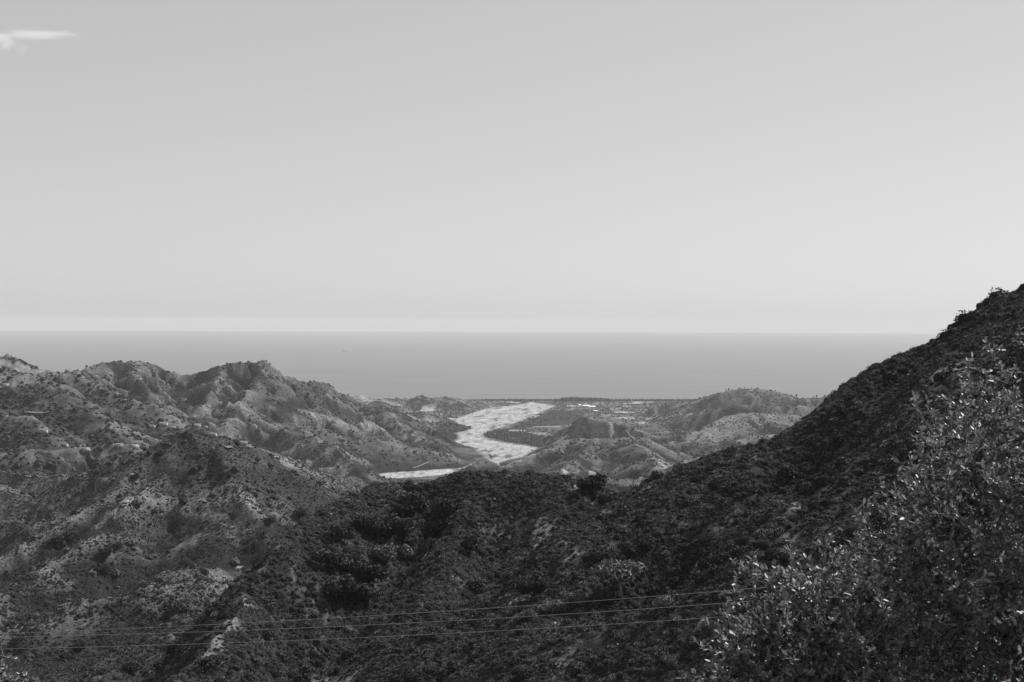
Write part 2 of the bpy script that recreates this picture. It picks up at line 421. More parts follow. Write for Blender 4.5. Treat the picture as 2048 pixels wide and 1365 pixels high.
def terrain_mat(name, fine, coarse, bump_d, contrast=.5, speck=(0.50, .62), speck_amt=.55):
    """dry ground: 'tone' is baked per vertex from the kind of ground; the shader adds grain and scrub specks"""
    m = bpy.data.materials.new(name); m.use_nodes = True
    nt = m.node_tree; b = nt.nodes['Principled BSDF']
    b.inputs['Roughness'].default_value = .95; b.inputs['Specular IOR Level'].default_value = .1
    at = nd(nt, 'ShaderNodeAttribute'); at.attribute_name = 'tone'
    geo = nd(nt, 'ShaderNodeNewGeometry')
    n1 = nd(nt, 'ShaderNodeTexNoise'); n1.inputs['Scale'].default_value = 1 / fine; n1.inputs['Detail'].default_value = 6; n1.inputs['Roughness'].default_value = .7
    n2 = nd(nt, 'ShaderNodeTexNoise'); n2.inputs['Scale'].default_value = 1 / coarse; n2.inputs['Detail'].default_value = 5; n2.inputs['Roughness'].default_value = .6
    nt.links.new(geo.outputs['Position'], n1.inputs['Vector']); nt.links.new(geo.outputs['Position'], n2.inputs['Vector'])
    m1 = nd(nt, 'ShaderNodeMapRange'); m1.inputs[1].default_value = .32; m1.inputs[2].default_value = .68; m1.inputs[3].default_value = 1 - contrast; m1.inputs[4].default_value = 1 + contrast
    nt.links.new(n1.outputs['Fac'], m1.inputs[0])
    m2 = nd(nt, 'ShaderNodeMapRange'); m2.inputs[1].default_value = .35; m2.inputs[2].default_value = .65; m2.inputs[3].default_value = 1 - contrast * .6; m2.inputs[4].default_value = 1 + contrast * .6
    nt.links.new(n2.outputs['Fac'], m2.inputs[0])
    # scrub specks
    n3 = nd(nt, 'ShaderNodeTexNoise'); n3.inputs['Scale'].default_value = 1 / (fine * .55); n3.inputs['Detail'].default_value = 2
    nt.links.new(geo.outputs['Position'], n3.inputs['Vector'])
    m3 = nd(nt, 'ShaderNodeMapRange'); m3.interpolation_type = 'SMOOTHSTEP'
    m3.inputs[1].default_value = speck[0]; m3.inputs[2].default_value = speck[1]; m3.inputs[3].default_value = 1; m3.inputs[4].default_value = 1 - speck_amt
    nt.links.new(n3.outputs['Fac'], m3.inputs[0])
    a = at.outputs['Fac']
    for q in (m1, m2, m3):
        mu = nd(nt, 'ShaderNodeMath', operation='MULTIPLY')
        nt.links.new(a, mu.inputs[0]); nt.links.new(q.outputs[0], mu.inputs[1]); a = mu.outputs[0]
    nt.links.new(a, b.inputs['Base Color'])
    if bump_d:
        bp = nd(nt, 'ShaderNodeBump'); bp.inputs['Strength'].default_value = 1; bp.inputs['Distance'].default_value = bump_d
        nt.links.new(n1.outputs['Fac'], bp.inputs['Height']); nt.links.new(bp.outputs[0], b.inputs['Normal'])
    return m

# ------------------------------------------------------------------ kind of ground: albedo per vertex
D = GY
bandn = 1 - sstep(640, 1060, D)
bandm = sstep(640, 1060, D) * (1 - sstep(2300, 3300, D))
bandf = sstep(2300, 3300, D)
PATCH = sstep(.06, .30, fbm(GX / 26, GY / 26, 4)) * sstep(-.05, .15, fbm(GX / 75 + 9, GY / 75, 2))
tn = .026 + .12 * PATCH + .05 * sstep(.1, .5, fbm(GX / 7 + 4, GY / 7, 3))
tm = .074 + .052 * fbm(GX / 60, GY / 60, 5) * 1.6 - .07 * sstep(.02, .25, fbm(GX / 130 + 7, GY / 130 + 3, 5))
tf = .066 + .046 * fbm(GX / 260, GY / 260, 6) - .055 * sstep(.02, .2, fbm(GX / 120 + 5, GY / 120, 5)) + .05 * sstep(.1, .4, fbm(GX / 400 + 5, GY / 400, 5))
# relief contrast in the tone: hollows darkened, crests made paler
TONE = bandn * tn + bandm * tm + bandf * tf
def blur_rows(A, n):
    P = np.pad(A, ((n, n), (n, n)), mode='edge'); c = np.cumsum(np.cumsum(P, 0), 1)
    c = np.pad(c, ((1, 0), (1, 0)))
    k = 2 * n + 1
    return (c[k:, k:] - c[:-k, k:] - c[k:, :-k] + c[:-k, :-k]) / (k * k)
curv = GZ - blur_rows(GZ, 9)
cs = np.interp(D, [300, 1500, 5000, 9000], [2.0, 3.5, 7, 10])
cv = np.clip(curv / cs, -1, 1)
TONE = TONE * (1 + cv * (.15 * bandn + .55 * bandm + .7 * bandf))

# local features of the ground seen in the photograph: strokes laid on the terrain
# (photo polyline, half width in metres, albedo, strength, raggedness)
STROKES = [
 ([(450,897),(500,905),(560,914),(620,934),(680,951),(738,966)], 26, .34, .8, .5),
 ([(420,888),(450,925),(475,975),(500,1010)], 16, .26, .7, .6),
 ([(105,746),(150,757),(200,778),(260,802),(310,825),(360,848),(420,872)], 34, .27, .7, .6),
 ([(0,733),(40,735),(70,742)], 30, .36, .8, .5),
 ([(90,985),(130,990),(170,985),(215,975)], 60, .27, .7, .5),
 ([(320,958),(285,985),(240,1015),(200,1050)], 8, .30, .7, .5),
 ([(20,830),(45,838),(75,850),(90,862)], 16, .34, .6, .7),
 ([(600,822),(640,836),(690,848),(740,853),(800,872),(850,890)], 16, .30, .6, .5),
 ([(590,830),(592,850),(620,868),(655,885)], 8, .28, .6, .5),
 ([(690,905),(710,918),(725,925)], 30, .27, .6, .6),
 ([(1185,839),(1220,848),(1260,858),(1285,864)], 12, .44, .9, .2),
 ([(1310,845),(1335,835),(1360,830)], 14, .36, .7, .5),
 ([(1385,828),(1410,822),(1425,820)], 10, .30, .8, .3),
 ([(1400,870),(1440,850),(1490,838),(1540,836),(1600,836)], 110, .25, .7, .3),
 ([(1340,862),(1400,868),(1450,866)], 40, .24, .6, .3),
 ([(1450,795),(1500,790),(1560,795)], 120, .20, .5, .5),
 ([(690,790),(740,802),(800,810)], 60, .30, .7, .3),
 ([(820,832),(860,838)], 30, .30, .6, .5),
 ([(1130,946),(1160,943),(1185,948)], 10, .38, .9, .4),
 ([(1040,948),(1090,945)], 8, .3, .6, .6),
 ([(1200,900),(1240,885),(1290,890)], 50, .22, .5, .5),
 ([(1065,905),(1120,890),(1170,882)], 35, .20, .5, .5),
 ([(590,1050),(560,1088),(530,1128),(500,1168),(455,1228)], 1.3, .18, .5, 1.2),
 ([(480,1135),(490,1142)], 4, .34, .9, .6),
 ([(420,1150),(450,1160),(480,1165)], 8, .2, .5, .9),
 ([(1000,1060),(1020,1080),(1035,1100)], 5, .16, .7, 1.4),
 ([(1400,1040),(1430,1045),(1460,1040)], 5, .16, .7, 1.4),
 ([(1590,1070),(1610,1090)], 6, .16, .7, 1.4),
 ([(595,1195),(620,1205)], 5, .16, .7, 1.4),
 ([(1070,1300),(1120,1320)], 5, .18, .7, 1.4),
 ([(1460,1280),(1420,1320),(1380,1350)], 4, .2, .7, 1.3),
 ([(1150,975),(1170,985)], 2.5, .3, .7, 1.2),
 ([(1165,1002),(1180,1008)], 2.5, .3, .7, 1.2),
]
# darker ground: woodland, ploughed and irrigated land, plus shade painted on steep faces
DARK = [
 ([(388,878),(360,895),(335,925),(330,945)], 34, .035, .8, .6),
 ([(40,800),(90,812),(150,818)], 60, .07, .7, .5),
 ([(70,830),(130,845)], 40, .08, .7, .5),
 ([(470,935),(540,965),(610,985),(660,990)], 60, .045, .9, .5),  # slope turned from the sun: its shade painted dark, scrub denser
 ([(150,770),(230,800),(300,835)], 40, .06, .6, .8),
 ([(0,870),(60,880),(90,890)], 60, .06, .6, .6),
 ([(20,1010),(60,1040),(80,1060)], 70, .06, .7, .5),
 ([(1140,858),(1165,852),(1205,860),(1240,868)], 34, .045, .9, .2),  # front face of the eroded rock, its shade painted into the albedo
 ([(1262,864),(1280,868)], 16, .045, .9, .2),  # painted shade on the front of the second rock
 ([(560,780),(600,800),(640,800)], 90, .06, .5, .7),
 ([(700,935),(640,925)], 60, .09, .6, .5),
 ([(1470,795),(1500,805)], 60, .09, .4, .6),
 ([(1400,850),(1380,862),(1350,872)], 30, .07, .7, .5),
]
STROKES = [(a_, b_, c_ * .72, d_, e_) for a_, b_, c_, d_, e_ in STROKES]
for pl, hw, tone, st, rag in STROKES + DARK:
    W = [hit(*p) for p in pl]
    W = [w_ for w_ in W if w_ is not None]
    if not W: continue
    W = np.array(W)
    ym, yM = W[:, 1].min() - hw * 4, W[:, 1].max() + hw * 4
    i0, i1 = np.searchsorted(Yrow, [ym, yM])
    if i1 <= i0: continue
    X, Yv = GX[i0:i1], GY[i0:i1]
    # a sight line stroke can jump from crest to crest: leave such gaps out
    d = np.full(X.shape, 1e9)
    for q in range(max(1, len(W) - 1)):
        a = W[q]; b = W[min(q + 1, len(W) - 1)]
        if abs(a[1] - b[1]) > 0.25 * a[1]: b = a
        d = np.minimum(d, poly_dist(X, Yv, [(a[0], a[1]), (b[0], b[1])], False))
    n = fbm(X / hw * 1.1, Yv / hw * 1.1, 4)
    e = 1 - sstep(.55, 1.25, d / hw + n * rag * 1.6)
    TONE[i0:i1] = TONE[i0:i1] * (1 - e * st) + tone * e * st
# the plain: small fields in strips
pm = sstep(6400, 6800, GY) * (1 - sstep(12, 30, GZ - river_floor(GY)))
cell = np.floor(GX / 150 + np.floor(GY / 170) * .37) * 13 + np.floor(GY / 170) * 7
fieldn = (np.sin(cell * 12.9898) * 43758.5453) % 1.0
fieldt = .055 + .07 * fieldn + .26 * (fieldn > .82) * sstep(-.1, .2, fbm(GX / 200, GY / 200, 2))
TONE = TONE * (1 - pm) + pm * (fieldt + .04 * fbm(GX / 60, GY / 60, 3))
TONE = np.clip(TONE, .02, .6)

M_near = terrain_mat('scrub_ground', .9, 9, .25, .5)
M_mid = terrain_mat('tufted_ground', 2.2, 22, .7, .6, (.48, .60), .6)
M_far = terrain_mat('distant_ground', 6, 45, 3.0, .75, (.48, .58), .5)

def terrain_piece(name, i0, i1, mat):
    V = np.stack([GX[i0:i1 + 1], GY[i0:i1 + 1], GZ[i0:i1 + 1]], -1).reshape(-1, 3)
    nr = i1 - i0
    r = np.arange(nr)[:, None] * NU; c = np.arange(NU - 1)[None, :]
    q = (r + c).reshape(-1)
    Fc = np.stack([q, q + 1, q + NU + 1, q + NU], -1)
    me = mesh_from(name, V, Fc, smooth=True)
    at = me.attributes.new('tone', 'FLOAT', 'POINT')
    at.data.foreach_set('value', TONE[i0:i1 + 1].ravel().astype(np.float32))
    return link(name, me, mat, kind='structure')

def rowi(y): return int(np.searchsorted(Yrow, y))
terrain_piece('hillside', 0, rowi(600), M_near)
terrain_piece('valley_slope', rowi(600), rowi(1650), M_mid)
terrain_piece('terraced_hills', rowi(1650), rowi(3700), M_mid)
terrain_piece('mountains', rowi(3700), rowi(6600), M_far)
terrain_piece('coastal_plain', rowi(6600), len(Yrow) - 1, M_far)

# ------------------------------------------------------------------ sea
def ring_disc(name, rad, n, z, mat, **pr):
    rs = [0, 500, 2000, 5000, 12000, 30000, rad]
    V = [(0, 0, z)]; Fc = []
    for r in rs[1:]:
        for k in range(n):
            a = 2 * math.pi * k / n; V.append((r * math.sin(a), r * math.cos(a), z))
    me = bpy.data.meshes.new(name)
    for k in range(n): Fc.append((0, 1 + (k + 1) % n, 1 + k))
    for j in range(len(rs) - 2):
        b0 = 1 + j * n; b1 = b0 + n
        for k in range(n): Fc.append((b0 + k, b0 + (k + 1) % n, b1 + (k + 1) % n, b1 + k))
    me.from_pydata(V, [], Fc); me.update()
    return link(name, me, mat, **pr)
SEA_R = 90000.0
M_sea = bpy.data.materials.new('sea_water'); M_sea.use_nodes = True
nt = M_sea.node_tree; b = nt.nodes['Principled BSDF']
b.inputs['Base Color'].default_value = (.11, .11, .11, 1); b.inputs['Roughness'].default_value = .35; b.inputs['IOR'].default_value = 1.33
geo = nd(nt, 'ShaderNodeNewGeometry'); mp = nd(nt, 'ShaderNodeMapping'); mp.inputs['Scale'].default_value = (.0006, .0016, 1)
nz = nd(nt, 'ShaderNodeTexNoise'); nz.inputs['Scale'].default_value = 1; nz.inputs['Detail'].default_value = 4
nt.links.new(geo.outputs['Position'], mp.inputs[0]); nt.links.new(mp.outputs[0], nz.inputs['Vector'])
mr = nd(nt, 'ShaderNodeMapRange'); mr.inputs[1].default_value = .3; mr.inputs[2].default_value = .7; mr.inputs[3].default_value = .36; mr.inputs[4].default_value = .40
nt.links.new(nz.outputs['Fac'], mr.inputs[0]); nt.links.new(mr.outputs[0], b.inputs['Roughness'])
ring_disc('sea', SEA_R, 180, 0.0, M_sea, kind='structure')
# the earth below everything, beside the fan of modelled land
gx = np.array([-9e4, 9e4])

# ------------------------------------------------------------------ flat sheets draped on the terrain
def sheet(name, poly, step, mat, lift, zf=None, rag=6.0, xs=None, tone=None, props=None, parent=None):
    poly = np.asarray(poly)[:, :2]
    x0, y0 = poly.min(0) - step; x1, y1 = poly.max(0) + step
    sx, sy = (step if np.isscalar(step) else step[0]), (step if np.isscalar(step) else step[1])
    xs = np.arange(x0, x1, sx); ys = np.arange(y0, y1, sy)
    X, Y = np.meshgrid(xs, ys)
    n1 = fbm(X / 30, Y / 30, 3) * rag + fbm(X / 110, Y / 110, 2) * rag * 1.6; n2 = fbm(X / 30 + 50, Y / 30, 3) * rag * 1.3 + fbm(X / 110 + 9, Y / 110, 2) * rag * 2.4
    ins = in_poly(X + n1, Y + n2, poly)
    Z = (zf(Y) if zf is not None else ground(X, Y)) + lift
    keep = ins[:-1, :-1] & ins[1:, :-1] & ins[:-1, 1:] & ins[1:, 1:]
    idx = np.arange(X.size).reshape(X.shape)
    Fc = np.stack([idx[:-1, :-1][keep], idx[:-1, 1:][keep], idx[1:, 1:][keep], idx[1:, :-1][keep]], -1)
    used = np.unique(Fc); rm = np.full(X.size, -1); rm[used] = np.arange(len(used))
    V = np.stack([X.ravel()[used], Y.ravel()[used], Z.ravel()[used]], -1)
    me = mesh_from(name, V, rm[Fc], smooth=True)
    if tone is not None:
        at = me.attributes.new('tone', 'FLOAT', 'POINT')
        at.data.foreach_set('value', tone(V[:, 0], V[:, 1]).astype(np.float32))
    return link(name, me, mat, parent, **(props or {}))

def river_tone(x, y):
    # braided channels of pale gravel: streaks drawn out along the flow
    wx_ = 1.6 * fbm(x / 110, y / 260, 3)
    n = fbm(x / 26 + wx_ * 2, y / 190 + wx_, 5)
    n2 = ridged(x / 22 + 3 + 2.2 * wx_, y / 240, 3)
    n3 = fbm(x / 8, y / 50, 3)
    e = 1 - sstep(3, 30, poly_dist(x, y, RIVER) + 14 * fbm(x / 40, y / 40, 2))
    v = .29 + .30 * n + .16 * n3 - .45 * np.clip(n2 - .78, 0, 1) + .03 * (y < 5300)
    v = v - .16 * sstep(.1, .35, fbm(x / 60 + 20, y / 300, 4))
    return np.clip(v * (1 - .6 * e), .06, .47)
M_river = terrain_mat('pale_gravel', 9, 60, .6, .10, (.60, .70), .15)
sheet('riverbed', RIVER, (4.0, 9.0), M_river, .3, river_floor, 11.0, tone=river_tone, props={'kind': 'structure'})

# ------------------------------------------------------------------ haze
def box_mesh(name, a, b):
    V = [(a[0] if i & 1 == 0 else b[0], a[1] if i & 2 == 0 else b[1], a[2] if i & 4 == 0 else b[2]) for i in range(8)]
    me = bpy.data.meshes.new(name)
    me.from_pydata(V, [], [(0, 2, 3, 1), (4, 5, 7, 6), (0, 1, 5, 4), (2, 6, 7, 3), (0, 4, 6, 2), (1, 3, 7, 5)]); me.update()
    return me
M_haze = bpy.data.materials.new('haze'); M_haze.use_nodes = True
nt = M_haze.node_tree; nt.nodes.clear()
pv = nd(nt, 'ShaderNodeVolumePrincipled'); pv.inputs['Color'].default_value = (.80, .80, .80, 1)
pv.inputs['Density'].default_value = 1.8e-5; pv.inputs['Anisotropy'].default_value = 0.05
mo = nd(nt, 'ShaderNodeOutputMaterial'); nt.links.new(pv.outputs[0], mo.inputs['Volume'])
HB = 95000.0
link('haze', box_mesh('haze', (-HB, -HB, -220), (HB, HB, 740)), M_haze, kind='stuff', label='pale summer haze over the valley and the sea')

# ------------------------------------------------------------------ vegetation building blocks
def quads_mesh(C, A, B):
    """one quad per row: centre C, half axes A and B"""
    n = len(C)
    V = np.stack([C - A - B, C + A - B, C + A + B, C - A + B], 1).reshape(-1, 3)
    return V, np.arange(4 * n).reshape(n, 4)

def unit(v): return v / (np.linalg.norm(v, axis=-1, keepdims=True) + 1e-9)

def leaf_cloud(C, out, size, rg, tilt=.9):
    """small leafy facets at C that roughly face 'out'"""
    n = len(C)
    N = unit(out + rg.normal(0, tilt, (n, 3)))
    T = unit(np.cross(N, rg.normal(0, 1, (n, 3))))
    Bv = np.cross(N, T)
    s = size * rg.uniform(.6, 1.4, (n, 1))
    return quads_mesh(C, T * s, Bv * s * .6)

def tube(P, rad, sides=6):
    P = np.asarray(P, float); n = len(P)
    V = []; Fc = []
    for i in range(n):
        t = unit(P[min(i + 1, n - 1)] - P[max(i - 1, 0)])
        a = unit(np.cross(t, [0.31, 0.91, 0.17])); b = np.cross(t, a)
        for k in range(sides):
            w = 2 * math.pi * k / sides
            V.append(P[i] + rad[i] * (math.cos(w) * a + math.sin(w) * b))
    for i in range(n - 1):
        for k in range(sides):
            k2 = (k + 1) % sides
            Fc.append((i * sides + k, i * sides + k2, (i + 1) * sides + k2, (i + 1) * sides + k))
    return np.array(V), np.array(Fc)

def join(parts):
    V = []; Fc = []; o = 0
    for v, f in parts:
        V.append(v); Fc.append(f + o); o += len(v)
    return np.concatenate(V), np.concatenate(Fc)

def dome_points(n, rx, ry, rz, rg, z0=0.0, shell=.7):
    d = unit(rg.normal(0, 1, (n, 3))); d[:, 2] = np.abs(d[:, 2]) * 1.0 - .12
    r = shell + (1 - shell) * rg.random((n, 1))
    return d * r * np.array([rx, ry, rz]) + [0, 0, z0], d

def veg_mat(name, v, var=.35, rough=.75, spec=.25, trans=.0):
    m = bpy.data.materials.new(name); m.use_nodes = True
    nt = m.node_tree; b = nt.nodes['Principled BSDF']
    b.inputs['Roughness'].default_value = rough; b.inputs['Specular IOR Level'].default_value = spec
    oi = nd(nt, 'ShaderNodeObjectInfo'); geo = nd(nt, 'ShaderNodeNewGeometry')
    mr = nd(nt, 'ShaderNodeMapRange'); mr.inputs[3].default_value = v * (1 - var); mr.inputs[4].default_value = v * (1 + var)
    nt.links.new(oi.outputs['Random'], mr.inputs[0])
    m2 = nd(nt, 'ShaderNodeMapRange'); m2.inputs[3].default_value = .65; m2.inputs[4].default_value = 1.35
    nt.links.new(geo.outputs['Random Per Island'], m2.inputs[0])
    mu = nd(nt, 'ShaderNodeMath', operation='MULTIPLY'); nt.links.new(mr.outputs[0], mu.inputs[0]); nt.links.new(m2.outputs[0], mu.inputs[1])
    nt.links.new(mu.outputs[0], b.inputs['Base Color'])
    if trans:
        tr = nd(nt, 'ShaderNodeBsdfTranslucent'); nt.links.new(mu.outputs[0], tr.inputs['Color'])
        mx = nd(nt, 'ShaderNodeMixShader'); mx.inputs[0].default_value = trans
        out = nt.nodes['Material Output']
        nt.links.new(b.outputs[0], mx.inputs[1]); nt.links.new(tr.outputs[0], mx.inputs[2]); nt.links.new(mx.outputs[0], out.inputs['Surface'])
    return m

M_scrub = veg_mat('scrub_leaves', .064, .6, .7, .25)
M_dry = veg_mat('dry_scrub', .17, .4)
M_tuft = veg_mat('tuft_leaves', .052, .5)
M_tree = veg_mat('evergreen_leaves', .046, .35, .8, .12)
M_pale = veg_mat('pale_leaves', .115, .2, .6, .3)
M_far_tree = veg_mat('distant_leaves', .040, .5, .9, .1)
M_bark = grey_mat('bark', .10, .9, .1, .4, 14)
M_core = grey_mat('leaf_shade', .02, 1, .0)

def shrub_proto(name, seed, n, leaf, mat, flat=.75, lobes=3, core=True):
    rg = np.random.default_rng(seed)
    parts = []
    for k in range(lobes):
        a = rg.uniform(0, 6.28); q = rg.uniform(0, .5) if lobes > 1 else 0
        cx, cy = q * math.cos(a), q * math.sin(a); s = rg.uniform(.55, .85)
        C, o_ = dome_points(n // lobes, s, s, s * flat * rg.uniform(.8, 1.3), rg, .05)
        C[:, 0] += cx; C[:, 1] += cy
        parts.append(leaf_cloud(C, o_, leaf, rg))
    V, Fc = join(parts)
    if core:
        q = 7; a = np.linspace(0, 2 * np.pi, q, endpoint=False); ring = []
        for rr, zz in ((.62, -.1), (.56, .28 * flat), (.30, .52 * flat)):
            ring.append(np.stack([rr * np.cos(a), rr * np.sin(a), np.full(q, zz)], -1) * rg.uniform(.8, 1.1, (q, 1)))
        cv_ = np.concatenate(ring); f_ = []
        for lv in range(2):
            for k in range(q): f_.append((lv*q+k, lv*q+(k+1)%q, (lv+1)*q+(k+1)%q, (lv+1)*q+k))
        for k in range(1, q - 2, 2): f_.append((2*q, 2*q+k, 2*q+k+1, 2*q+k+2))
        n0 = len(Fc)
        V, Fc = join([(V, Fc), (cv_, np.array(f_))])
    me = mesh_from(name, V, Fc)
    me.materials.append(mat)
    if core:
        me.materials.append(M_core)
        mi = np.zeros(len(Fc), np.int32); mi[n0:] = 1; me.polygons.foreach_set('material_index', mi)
    return me

def blob_proto(name, seed, mat, flat=.8, jag=.35):
    """a low clump for plants only a few pixels across: an uneven faceted dome"""
    import bmesh
    rg = np.random.default_rng(seed)
    bm = bmesh.new(); bmesh.ops.create_icosphere(bm, subdivisions=2, radius=1)
    for v in bm.verts:
        q = 1 + rg.uniform(-jag, jag)
        v.co = Vector((v.co.x * q, v.co.y * q, (v.co.z * flat * q) + flat * .55))
    me = bpy.data.meshes.new(name); bm.to_mesh(me); bm.free()
    me.materials.append(mat)
    return me

proto_col = bpy.data.collections.new('plant_kinds')        # never linked to the scene: only the source of the scattered plants

def scatter(name, pts, scl, rot, protos, label, mat=None):
    """a 'stuff' object: plants of several kinds instanced on the points"""
    me = bpy.data.meshes.new(name)
    n = len(pts)
    me.vertices.add(n); me.vertices.foreach_set('co', np.ascontiguousarray(pts, np.float32).ravel())
    a = me.attributes.new('psize', 'FLOAT_VECTOR', 'POINT'); a.data.foreach_set('vector', np.ascontiguousarray(scl, np.float32).ravel())
    a = me.attributes.new('prot', 'FLOAT_VECTOR', 'POINT'); a.data.foreach_set('vector', np.ascontiguousarray(rot, np.float32).ravel())
    a = me.attributes.new('pick', 'INT', 'POINT'); a.data.foreach_set('value', rng.integers(0, len(protos), n).astype(np.int32))
    o = link(name, me, None, kind='stuff', label=label)
    cc = bpy.data.collections.new(name + '_kinds')
    for k, pm_ in enumerate(protos):
        po = bpy.data.objects.new('%s_%02d' % (name, k), pm_); cc.objects.link(po)
    ng = bpy.data.node_groups.new(name, 'GeometryNodeTree')
    ng.interface.new_socket('Geometry', in_out='INPUT', socket_type='NodeSocketGeometry')
    ng.interface.new_socket('Geometry', in_out='OUTPUT', socket_type='NodeSocketGeometry')
    gi = ng.nodes.new('NodeGroupInput'); go = ng.nodes.new('NodeGroupOutput')
    ci = ng.nodes.new('GeometryNodeCollectionInfo'); ci.inputs['Collection'].default_value = cc
    ci.inputs['Separate Children'].default_value = True; ci.inputs['Reset Children'].default_value = True
    ip = ng.nodes.new('GeometryNodeInstanceOnPoints'); ip.inputs['Pick Instance'].default_value = True
    def attr(nm, t):
        q = ng.nodes.new('GeometryNodeInputNamedAttribute'); q.data_type = t; q.inputs['Name'].default_value = nm
        return q.outputs['Attribute']
    e2r = ng.nodes.new('FunctionNodeEulerToRotation')
    ng.links.new(attr('prot', 'FLOAT_VECTOR'), e2r.inputs[0])
    ng.links.new(gi.outputs[0], ip.inputs['Points']); ng.links.new(ci.outputs[0], ip.inputs['Instance'])
    ng.links.new(attr('pick', 'INT'), ip.inputs['Instance Index'])
    ng.links.new(e2r.outputs[0], ip.inputs['Rotation']); ng.links.new(attr('psize', 'FLOAT_VECTOR'), ip.inputs['Scale'])
    ng.links.new(ip.outputs[0], go.inputs[0])
    md = o.modifiers.new('scatter', 'NODES'); md.node_group = ng
    return o

def slope_at(x, y, e=2.0):
    gx_ = (ground(x + e, y) - ground(x - e, y)) / (2 * e); gy_ = (ground(x, y + e) - ground(x, y - e)) / (2 * e)
    return gx_, gy_

def seen(x, y, z, margin):
    v = np.clip(np.interp(y, Yrow, np.arange(len(Yrow))), 0, len(Yrow) - 1).astype(int)
    u = np.clip((x / y - U0) / (U1 - U0) * (NU - 1), 0, NU - 1).astype(int)
    return (z - CAM_Z) / y > SLM[v, u] - margin

def tone_at(x, y):
    v = np.clip(np.interp(y, Yrow, np.arange(len(Yrow))), 0, len(Yrow) - 1).astype(int)
    u = np.clip((x / y - U0) / (U1 - U0) * (NU - 1), 0, NU - 1).astype(int)
    return TONE[v, u]

def rand_fan(n, y0, y1, umax=.44):
    y = np.sqrt(rng.random(n) * (y1 * y1 - y0 * y0) + y0 * y0)
    return rng.uniform(-umax, umax, n) * y, y

# --- scrub of the near hillside
def scatter_set(name, label, n, y0, y1, size, protos, keep_tone, margin, flat=(.75, 1.1), noise_l=18.0, thr=-.1, zmin=None, sink=.05, cond=None):
    x, y = rand_fan(n, y0, y1)
    z = ground(x, y)
    t = tone_at(x, y)
    nz = fbm(x / noise_l, y / noise_l, 3)
    k = seen(x, y, z + 2, margin) & (rng.random(n) < np.clip(1.25 - (t - keep_tone[0]) / (keep_tone[1] - keep_tone[0]), .05, 1)) & (nz > thr + rng.normal(0, .12, n))
    if zmin is not None: k &= z > zmin(y)
    if cond is not None: k &= cond(x, y, z)
    x, y, z = x[k], y[k], z[k]
    s = rng.lognormal(math.log(size), .5, len(x))
    s = np.clip(s, size * .4, size * 2.6)
    scl = np.stack([s, s, s * rng.uniform(flat[0], flat[1], len(x))], -1)
    rot = np.zeros((len(x), 3)); rot[:, 2] = rng.uniform(0, 6.28, len(x))
    gx_, gy_ = slope_at(x, y)
    rot[:, 0] = np.arctan(gy_) * .4; rot[:, 1] = -np.arctan(gx_) * .4; rot[:, 2] = 0
    print(name, len(x))
    return scatter(name, np.stack([x, y, z - sink * s], -1), scl, rot, protos, label)

M_mid_scrub = veg_mat('grey_green_leaves', .125, .4, .8, .15)
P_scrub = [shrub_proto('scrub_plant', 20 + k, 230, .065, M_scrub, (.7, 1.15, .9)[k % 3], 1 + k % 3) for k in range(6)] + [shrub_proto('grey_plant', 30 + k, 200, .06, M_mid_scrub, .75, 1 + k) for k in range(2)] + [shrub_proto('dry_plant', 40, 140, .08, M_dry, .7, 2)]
P_tuft = [shrub_proto('tuft_plant', 50 + k, 34, .24, M_tuft, .8, 1) for k in range(5)]
P_far = [blob_proto('far_plant', 60 + k, M_far_tree, .85) for k in range(5)]
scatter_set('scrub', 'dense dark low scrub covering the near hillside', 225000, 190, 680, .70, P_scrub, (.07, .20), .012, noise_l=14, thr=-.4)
P_tall = [shrub_proto('tall_plant', 80 + k, 320, .055, M_tree if k < 3 else M_scrub, 1.0, 1 + k % 3) for k in range(5)]
scatter_set('tall_scrub', 'taller dark bushes scattered through the scrub of the near hillside', 20000, 190, 700, 1.7, P_tall, (.06, .16), .012, noise_l=30, thr=.12)
P_drytuft = [shrub_proto('dry_tuft', 70 + k, 60, .10, M_dry, .7, 1, core=False) for k in range(3)]
scatter_set('dry_grass', 'pale dry grass and herbs in the open patches of the near hillside', 90000, 190, 700, .42, P_drytuft, (1, 2), .012, noise_l=30, thr=.02)
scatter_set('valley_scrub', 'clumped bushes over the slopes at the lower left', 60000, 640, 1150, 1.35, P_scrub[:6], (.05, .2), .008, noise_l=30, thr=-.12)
scatter_set('tufted_scrub', 'low tufts of scrub speckling the cone hill and valley slopes', 560000, 640, 2300, .78, P_tuft, (.14, .40), .006, noise_l=45, thr=-.2)
scatter_set('scattered_bushes', 'darker bushes dotted over the middle hills', 42000, 900, 3300, 1.6, P_far, (.05, .22), .004, noise_l=60, thr=.10)
scatter_set('terrace_trees', 'rows of small trees along the terraces of the left hills', 60000, 1900, 3700, 2.1, P_far, (.3, .6), .003, noise_l=90, thr=-.1,
            cond=lambda x, y, z: (np.mod(z + 2.5 * fbm(x / 90, y / 90, 2), 11) < 2.2) & (x / y > -.36) & (x / y < -.18))
scatter_set('distant_trees', 'small trees and bushes speckling the far hills and mountain', 460000, 2300, 9500, 1.9, P_far, (.045, .15), .002, noise_l=130, thr=-.05,
            cond=lambda x, y, z: z > river_floor(y) + .5)

